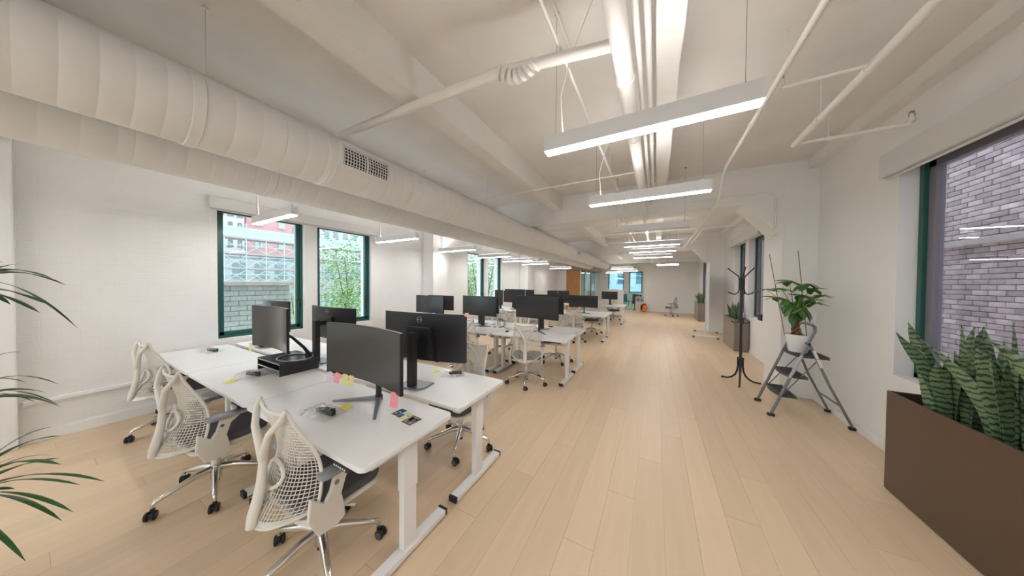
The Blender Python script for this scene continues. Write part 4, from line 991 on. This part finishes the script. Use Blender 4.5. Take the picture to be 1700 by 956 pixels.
# meeting-room volume: oak panel, glass front, bulkhead
mb = MB(); mb.box(XL, -4.86, 16.0, 16.12, 0, 2.87); struct(mb, 'wall_meeting', WALL)
op = thing('oak_panel_wall', 'warm oak wall panel of the meeting room beyond the desks', 'panel', (-4.45, 16.05, 0))
for k in range(4): MB().box(-.41+k*.205+.001, -.41+(k+1)*.205-.001, -.04, .04, 0, 2.46).build('panel_board', WOODP, op)
trim(struct(MB().box(XL, -3.62, 15.98, 20.8, 2.47, 2.75), 'bulkhead', mat('taupe_bulkhead', (.42, .33, .27), .7)))
gf = thing('glazed_partition', 'glazed meeting-room front with oak posts beside the oak panel', 'partition', (-4.03, 18.3, 0))
for y0, y1, mm in ((16.1, 16.2, WALL), (17.3, 17.65, WALL), (18.9, 19.3, WOODP), (20.5, 20.65, WALL)): MB().box(-.03, .03, y0-18.3, y1-18.3, 0, 2.47).build('post', mm, gf)
for y0, y1 in ((16.2, 17.3), (17.65, 18.9), (19.3, 20.5)): MB().box(-.006, .006, y0-18.3, y1-18.3, .02, 2.46).build('pane', TEALG, gf)
for i, (x, y, rz) in enumerate(((-1.15, 19.6, 30), (-1.9, 20.2, -20), (-.9, 21.8, 70))):
    t = thing('teal_chair', ('teal-seated chair in the far room, left of two', 'teal-seated chair in the far room under the end window', 'dark teal chair in the far room beside the white cabinet')[i], 'chair', (x, y, 0), G(rz))
    MB().prism(rrect(-.25, .25, -.25, .25, .08), .42, .50).build('seat', TEALCH, t, bevel=.02); MB().grid(lambda u, v: ((u-.5)*.5, -.25-.05*v+.06*(2*u-1)**2, .5+.45*v), 8, 4).build('backrest', TEALCH, t, thick=.03)
    for sx in (-1, 1):
        for sy in (-1, 1): MB().cyl((sx*.2, sy*.2, 0), (sx*.17, sy*.17, .42), .012, seg=8).build('leg', BLACKP, t)
t = thing('low_glass_partition', 'low teal glass partition across the far room', 'partition', (-1.6, 18.9, 0))
MB().box(-.75, .65, -.006, .006, .03, 1.15).build('pane', TEALG, t); m = MB()
m.box(-.75, .65, -.015, .015, 0, .03); m.box(-.77, -.75, -.015, .015, 0, 1.17); m.box(.65, .67, -.015, .015, 0, 1.17); m.build('rail', SILVER, t)
t = thing('white_cabinet', 'narrow white cabinet with an open shelf by the far wall end', 'cabinet', (-.93, 17.75, 0))
m = MB(); m.box(-.13, .13, -.2, .2, 0, .05); m.box(-.13, -.115, -.2, .2, .05, .86); m.box(.115, .13, -.2, .2, .05, .86); m.box(-.115, .115, .185, .2, .05, .86); m.box(-.13, .13, -.2, .2, .86, .88); m.build('carcass', TRIMM, t)
MB().box(-.115, .115, -.2, -.185, .05, .62).build('door', flat('beige_front', (.62, .52, .44)), t); MB().box(-.115, .115, -.18, .185, .66, .675).build('shelf', TRIMM, t)
t = thing('dark_screen_box', 'black standing screen in the far room beside the white cabinet', 'screen', (-1.17, 18.5, 0)); MB().box(-.13, .13, -.02, .02, .40, 1.02).build('panel', SCREEN, t); MB().box(-.02, .02, -.015, .015, .02, .40).build('stem', BLACKP, t); MB().box(-.12, .12, -.1, .1, 0, .02).build('stand_base', BLACKP, t)
t = thing('backpack', 'dark brown backpack leaning against the end of the far wall', 'bag', (-.62, 17.78, 0)); MB().ball((0, 0, .24), .24, (.75, .6, 1)).build('bag_body', flat('dark_brown_cloth', (.05, .015, .01)), t, smooth=True)
MB().tube([(-.08, -.12, .36), (-.1, -.17, .25), (-.08, -.13, .12)], .012, 6).build('strap', BLACKP, t, smooth=True)
t = thing('orange_jacket', 'bright orange jacket draped in front of the brown backpack', 'jacket', (-.60, 17.56, 0))
MB().grid(lambda u, v: (-.11+.22*u+.04*v, .05*math.sin(u*9+v*3)*.4-.08*(1-v), .06+.36*v), 8, 8).build('drape', ORANGE, t, smooth=True, thick=.03); MB().tube([(.0, -.1, .08), (-.06, -.12, .05), (-.1, -.12, .03)], .03, 8).build('sleeve', ORANGE, t, smooth=True)
t = thing('storage_cabinet', 'low white storage unit behind the farthest desk cluster', 'cabinet', (-1.85, 14.6, 0)); m = MB(); m.box(-.38, .38, -.2, .2, .04, 1.36); m.build('carcass', TRIMM, t, bevel=.004)
for k in range(2): d = MB().box(-.375+k*.376, -.003+k*.376, -.215, -.2, .06, 1.34).build('door', TRIMM, t, bevel=.002); MB().box(-.02+k*.03-.003, -.02+k*.03+.003, -.225, -.215, .7, .85).build('handle', GREYM, d)
MB().box(-.36, .36, -.18, .18, 0, .04).build('plinth', GREYM, t)

# ================================================================== OUTSIDE, RIGHT: ALLEY BRICK WALL
bw = thing('brick_wall', 'weathered rose-grey brick wall across the alley outside the near right window', 'brick wall', (4.2, 0, 0))
MB().box(.055, .35, -3, 34, -3, 6).build('mortar_bed', MORTD, bw)
bme = None; rest = MB(); rnd = random.Random(9); nb = 0
cands = []
for j in range(-6, 74):
    z = j*.079; off = .11 if j % 2 else 0
    y = 5.2+off-.22
    while y < 8.6: cands.append((abs(z-2.3)+abs(y-6.7)*1.5, y, z)); y += .22
cands.sort()
for k, (q, y, z) in enumerate(cands):
    if k < 290:
        if bme is None: o = MB().box(0, .07, 0, .209, 0, .070).build('brick', BRICKW, bw, bevel=.004, seg=1); bme = o.data
        else: o = link('brick', bme, bw)
        o.location = (rnd.uniform(-.006, .006), y, z); o.rotation_euler = (0, 0, rnd.uniform(-.012, .012))
    else: dx = rnd.uniform(-.006, .006); rest.box(dx, .06, y, y+.209, z, z+.070)
for j in range(-4, 80):
    z = j*.079; y = 8.8+(.11 if j % 2 else 0)
    while y < 24: dx = rnd.uniform(-.006, .006); rest.box(dx, .06, y, y+.209, z, z+.070); y += .22
rest.build('brick', BRICKW, bw, kind='stuff')
MB().box(-.10, .06, 5.3, 24, 2.25, 2.33).build('stone_course', STONE, bw, bevel=.01)
# OUTSIDE, LEFT
ch = thing('brick_parapet', 'grey-green painted brick parapet with flat cap outside the first window', 'parapet', (-7.2, 2.34, 0))
MB().box(-.60, -.03, -.52, .52, -1.0, 1.54).build('core', MORT, ch); bme = None
for j in range(13):
    z = 1.54-(j+1)*.098; off = 0 if j % 2 else -.12
    for i in range(6):
        y0 = -.53+i*.24+off; y1 = y0+.232; y0 = max(y0, -.53); y1 = min(y1, .53)
        if y1-y0 < .04: continue
        if bme is None: o = MB().box(-.06, .0, 0, 1, 0, .09).build('brick', BRICKP, ch, bevel=.0); bme = o.data
        else: o = link('brick', bme, ch)
        o.location = (rnd.uniform(-.008, .012), y0, z); o.scale = (1, y1-y0, 1)
MB().box(-.66, .06, -.60, .60, 1.54, 1.62).build('cap_stone', STONE, ch, bevel=.01)
# scaffolding
sf = thing('scaffold', 'pale tube scaffolding with decks and cross braces outside the first window', 'scaffold', (-21.0, 8.6, 0)); SW = flat('pale_teal_tube', (.50, .66, .66), .5); DK = flat('pale_deck_board', (.46, .42, .42)); GN = flat('mint_netting', (.52, .80, .74))
zs = (-1.0, 1.55, 2.35, 3.2, 4.1)
for i in range(13):
    for x in (0, -.9): MB().cyl((x, -5+i*.9, -4), (x, -5+i*.9, 5.0 if i % 3 == 0 else 4.2), .028, seg=6).build('pole', SW, sf)
for z in zs:
    MB().box(-.95, .05, -5.1, 5.9, z, z+.09).build('deck', DK, sf)
    MB().cyl((0, -5.1, z+.5), (0, 5.9, z+.5), .022, seg=6).build('guard_rail', SW, sf)
for j in range(1, 4):
    for i in range(12):
        for s in (0, 1): MB().cyl((.02, -5+i*.9, zs[j]+(.75 if s else .08)), (.02, -5+(i+1)*.9, zs[j]+(.08 if s else .75)), .018, seg=5).build('brace', SW, sf)
MB().box(-.05, .0, -5.1, 5.9, 4.15, 4.75).build('netting', GN, sf)
def facade(name, lab, X, y0, y1, z0, z1, col, wcol, nx, nz, ww, wh, zs0=.6):
    t = thing(name, lab, 'building', (X, (y0+y1)/2, z0)); L = (y1-y0)/2; H = z1-z0
    MB().box(-4, 0, -L, L, 0, H).build('wall', flat('facade', tuple(min(.9, c*.85) for c in col)), t); wm = flat('facade_window', tuple(c*.65 for c in wcol), .3); fr = MB().box(0, .06, -.5, .5, -.5, .5)
    me = None
    for i in range(nx):
        for j in range(nz):
            y = -L+(i+.5)*2*L/nx; z = zs0+(j+.5)*(H-zs0)/nz
            m = MB(); m.box(-.02, .03, -ww/2, ww/2, -wh/2, wh/2); m.box(.03, .10, -ww/2-.05, ww/2+.05, -wh/2-.12, -wh/2)
            if me is None: o = m.build('window', wm, t); me = o.data
            else: o = link('window', me, t)
            o.location = (0, y, z)
    MB().box(-.1, .15, -L, L, H-.3, H).build('cornice', flat('facade_trim', tuple(c*.75 for c in col)), t)
facade('office_building', 'pinkish building block rising behind the scaffolding', -32, 9.6, 13.0, -4, 12, (.78, .42, .43), (.75, .85, .85), 2, 8, .5, .7)
facade('office_building', 'pale beige building with small dark windows left of the pink one', -31, 4.0, 9.2, -4, 12, (.76, .70, .66), (.30, .32, .36), 9, 12, .28, .7)
facade('office_building', 'pale building with teal windows right of the pink one', -33, 13.2, 17.2, -4, 11, (.74, .66, .68), (.40, .62, .58), 4, 9, .5, .8)
facade('office_building', 'long pale building with rows of windows behind the tree', -36, 17.5, 60, -4, 14, (.74, .72, .78), (.50, .62, .66), 36, 10, .55, .95)
facade('terrace_building', 'low pale terraced building behind the scaffolding', -25, 2, 18, -6, 3.6, (.62, .64, .66), (.42, .55, .58), 14, 4, .7, .9)
facade('end_building', 'pale building seen through the end windows of the far room', 0, -6, 6, -4, 6, (.55, .66, .72), (.12, .25, .34), 6, 4, 1.1, 1.3)
eb = [o for o in bpy.data.objects if o.name.startswith('end_building')][0]; eb.location = (-2.5, 34, -4); eb.rotation_euler = (0, 0, -PI/2)
gp = MB().box(-60, XL-.6, -20, 60, -4.2, -4.0).build('street_ground', flat('pale_paving', (.5, .5, .5)), kind='structure')
# trees
def tree(lab, x, y, z0, h, spread, seed, n=1500):
    rnd = random.Random(seed); t = thing('street_tree', lab, 'tree', (x, y, z0)); tips_ = []
    MB().tube([(0, 0, 0), (.05, .05, h*.3), (-.05, .1, h*.5)], [.10, .08, .06], 8).build('trunk', flat('dark_bark', (.10, .07, .05)), t, smooth=True)
    for k in range(9):
        a = rnd.uniform(0, 2*PI); r = spread*rnd.uniform(.4, .95); zt = h*rnd.uniform(.62, .98)
        p = [(-.03, .06, h*rnd.uniform(.33, .5)), (math.cos(a)*r*.4, math.sin(a)*r*.4, h*.55+.1), (math.cos(a)*r, math.sin(a)*r, zt)]
        MB().tube(p, [.045, .03, .012], 6).build('branch', bpy.data.materials['dark_bark'], t, smooth=True); tips_ += [Vector(p[2]), (Vector(p[1])+Vector(p[2]))/2]
    m = MB()
    for i in range(n):
        c = rnd.choice(tips_)+Vector((rnd.gauss(0, spread*.30), rnd.gauss(0, spread*.30), rnd.gauss(0, h*.075)))
        a = Vector((rnd.uniform(-1, 1), rnd.uniform(-1, 1), rnd.uniform(-.5, .5))).normalized(); b = a.cross(Vector((rnd.uniform(-1, 1), rnd.uniform(-1, 1), 1))).normalized(); s = rnd.uniform(.05, .09)
        m.cur = 0 if rnd.random() < .6 else (1 if rnd.random() < .7 else 2)
        m.add([c-a*s, c+b*s*.45, c+a*s, c-b*s*.45], [(0, 1, 2, 3)])
    m.build('foliage', [flat('tree_leaf', (.16, .34, .09)), flat('tree_leaf_light', (.36, .50, .16)), flat('tree_leaf_pale', (.50, .58, .36))], t, kind='stuff')
tree('light green street tree outside the second window', -11.5, 6.9, -4, 7.0, 1.6, 21, 6000)
tree('smaller green tree low outside the first window by the parapet', -15.5, 6.6, -4, 5.4, .8, 22, 900)
tree('green tree outside the far left windows', -9.5, 13.6, -4, 8.0, 1.9, 23, 5500)
tree('yellow-green tree farther along outside the far left windows', -13.5, 18.5, -4, 6.6, 1.6, 24, 2000)
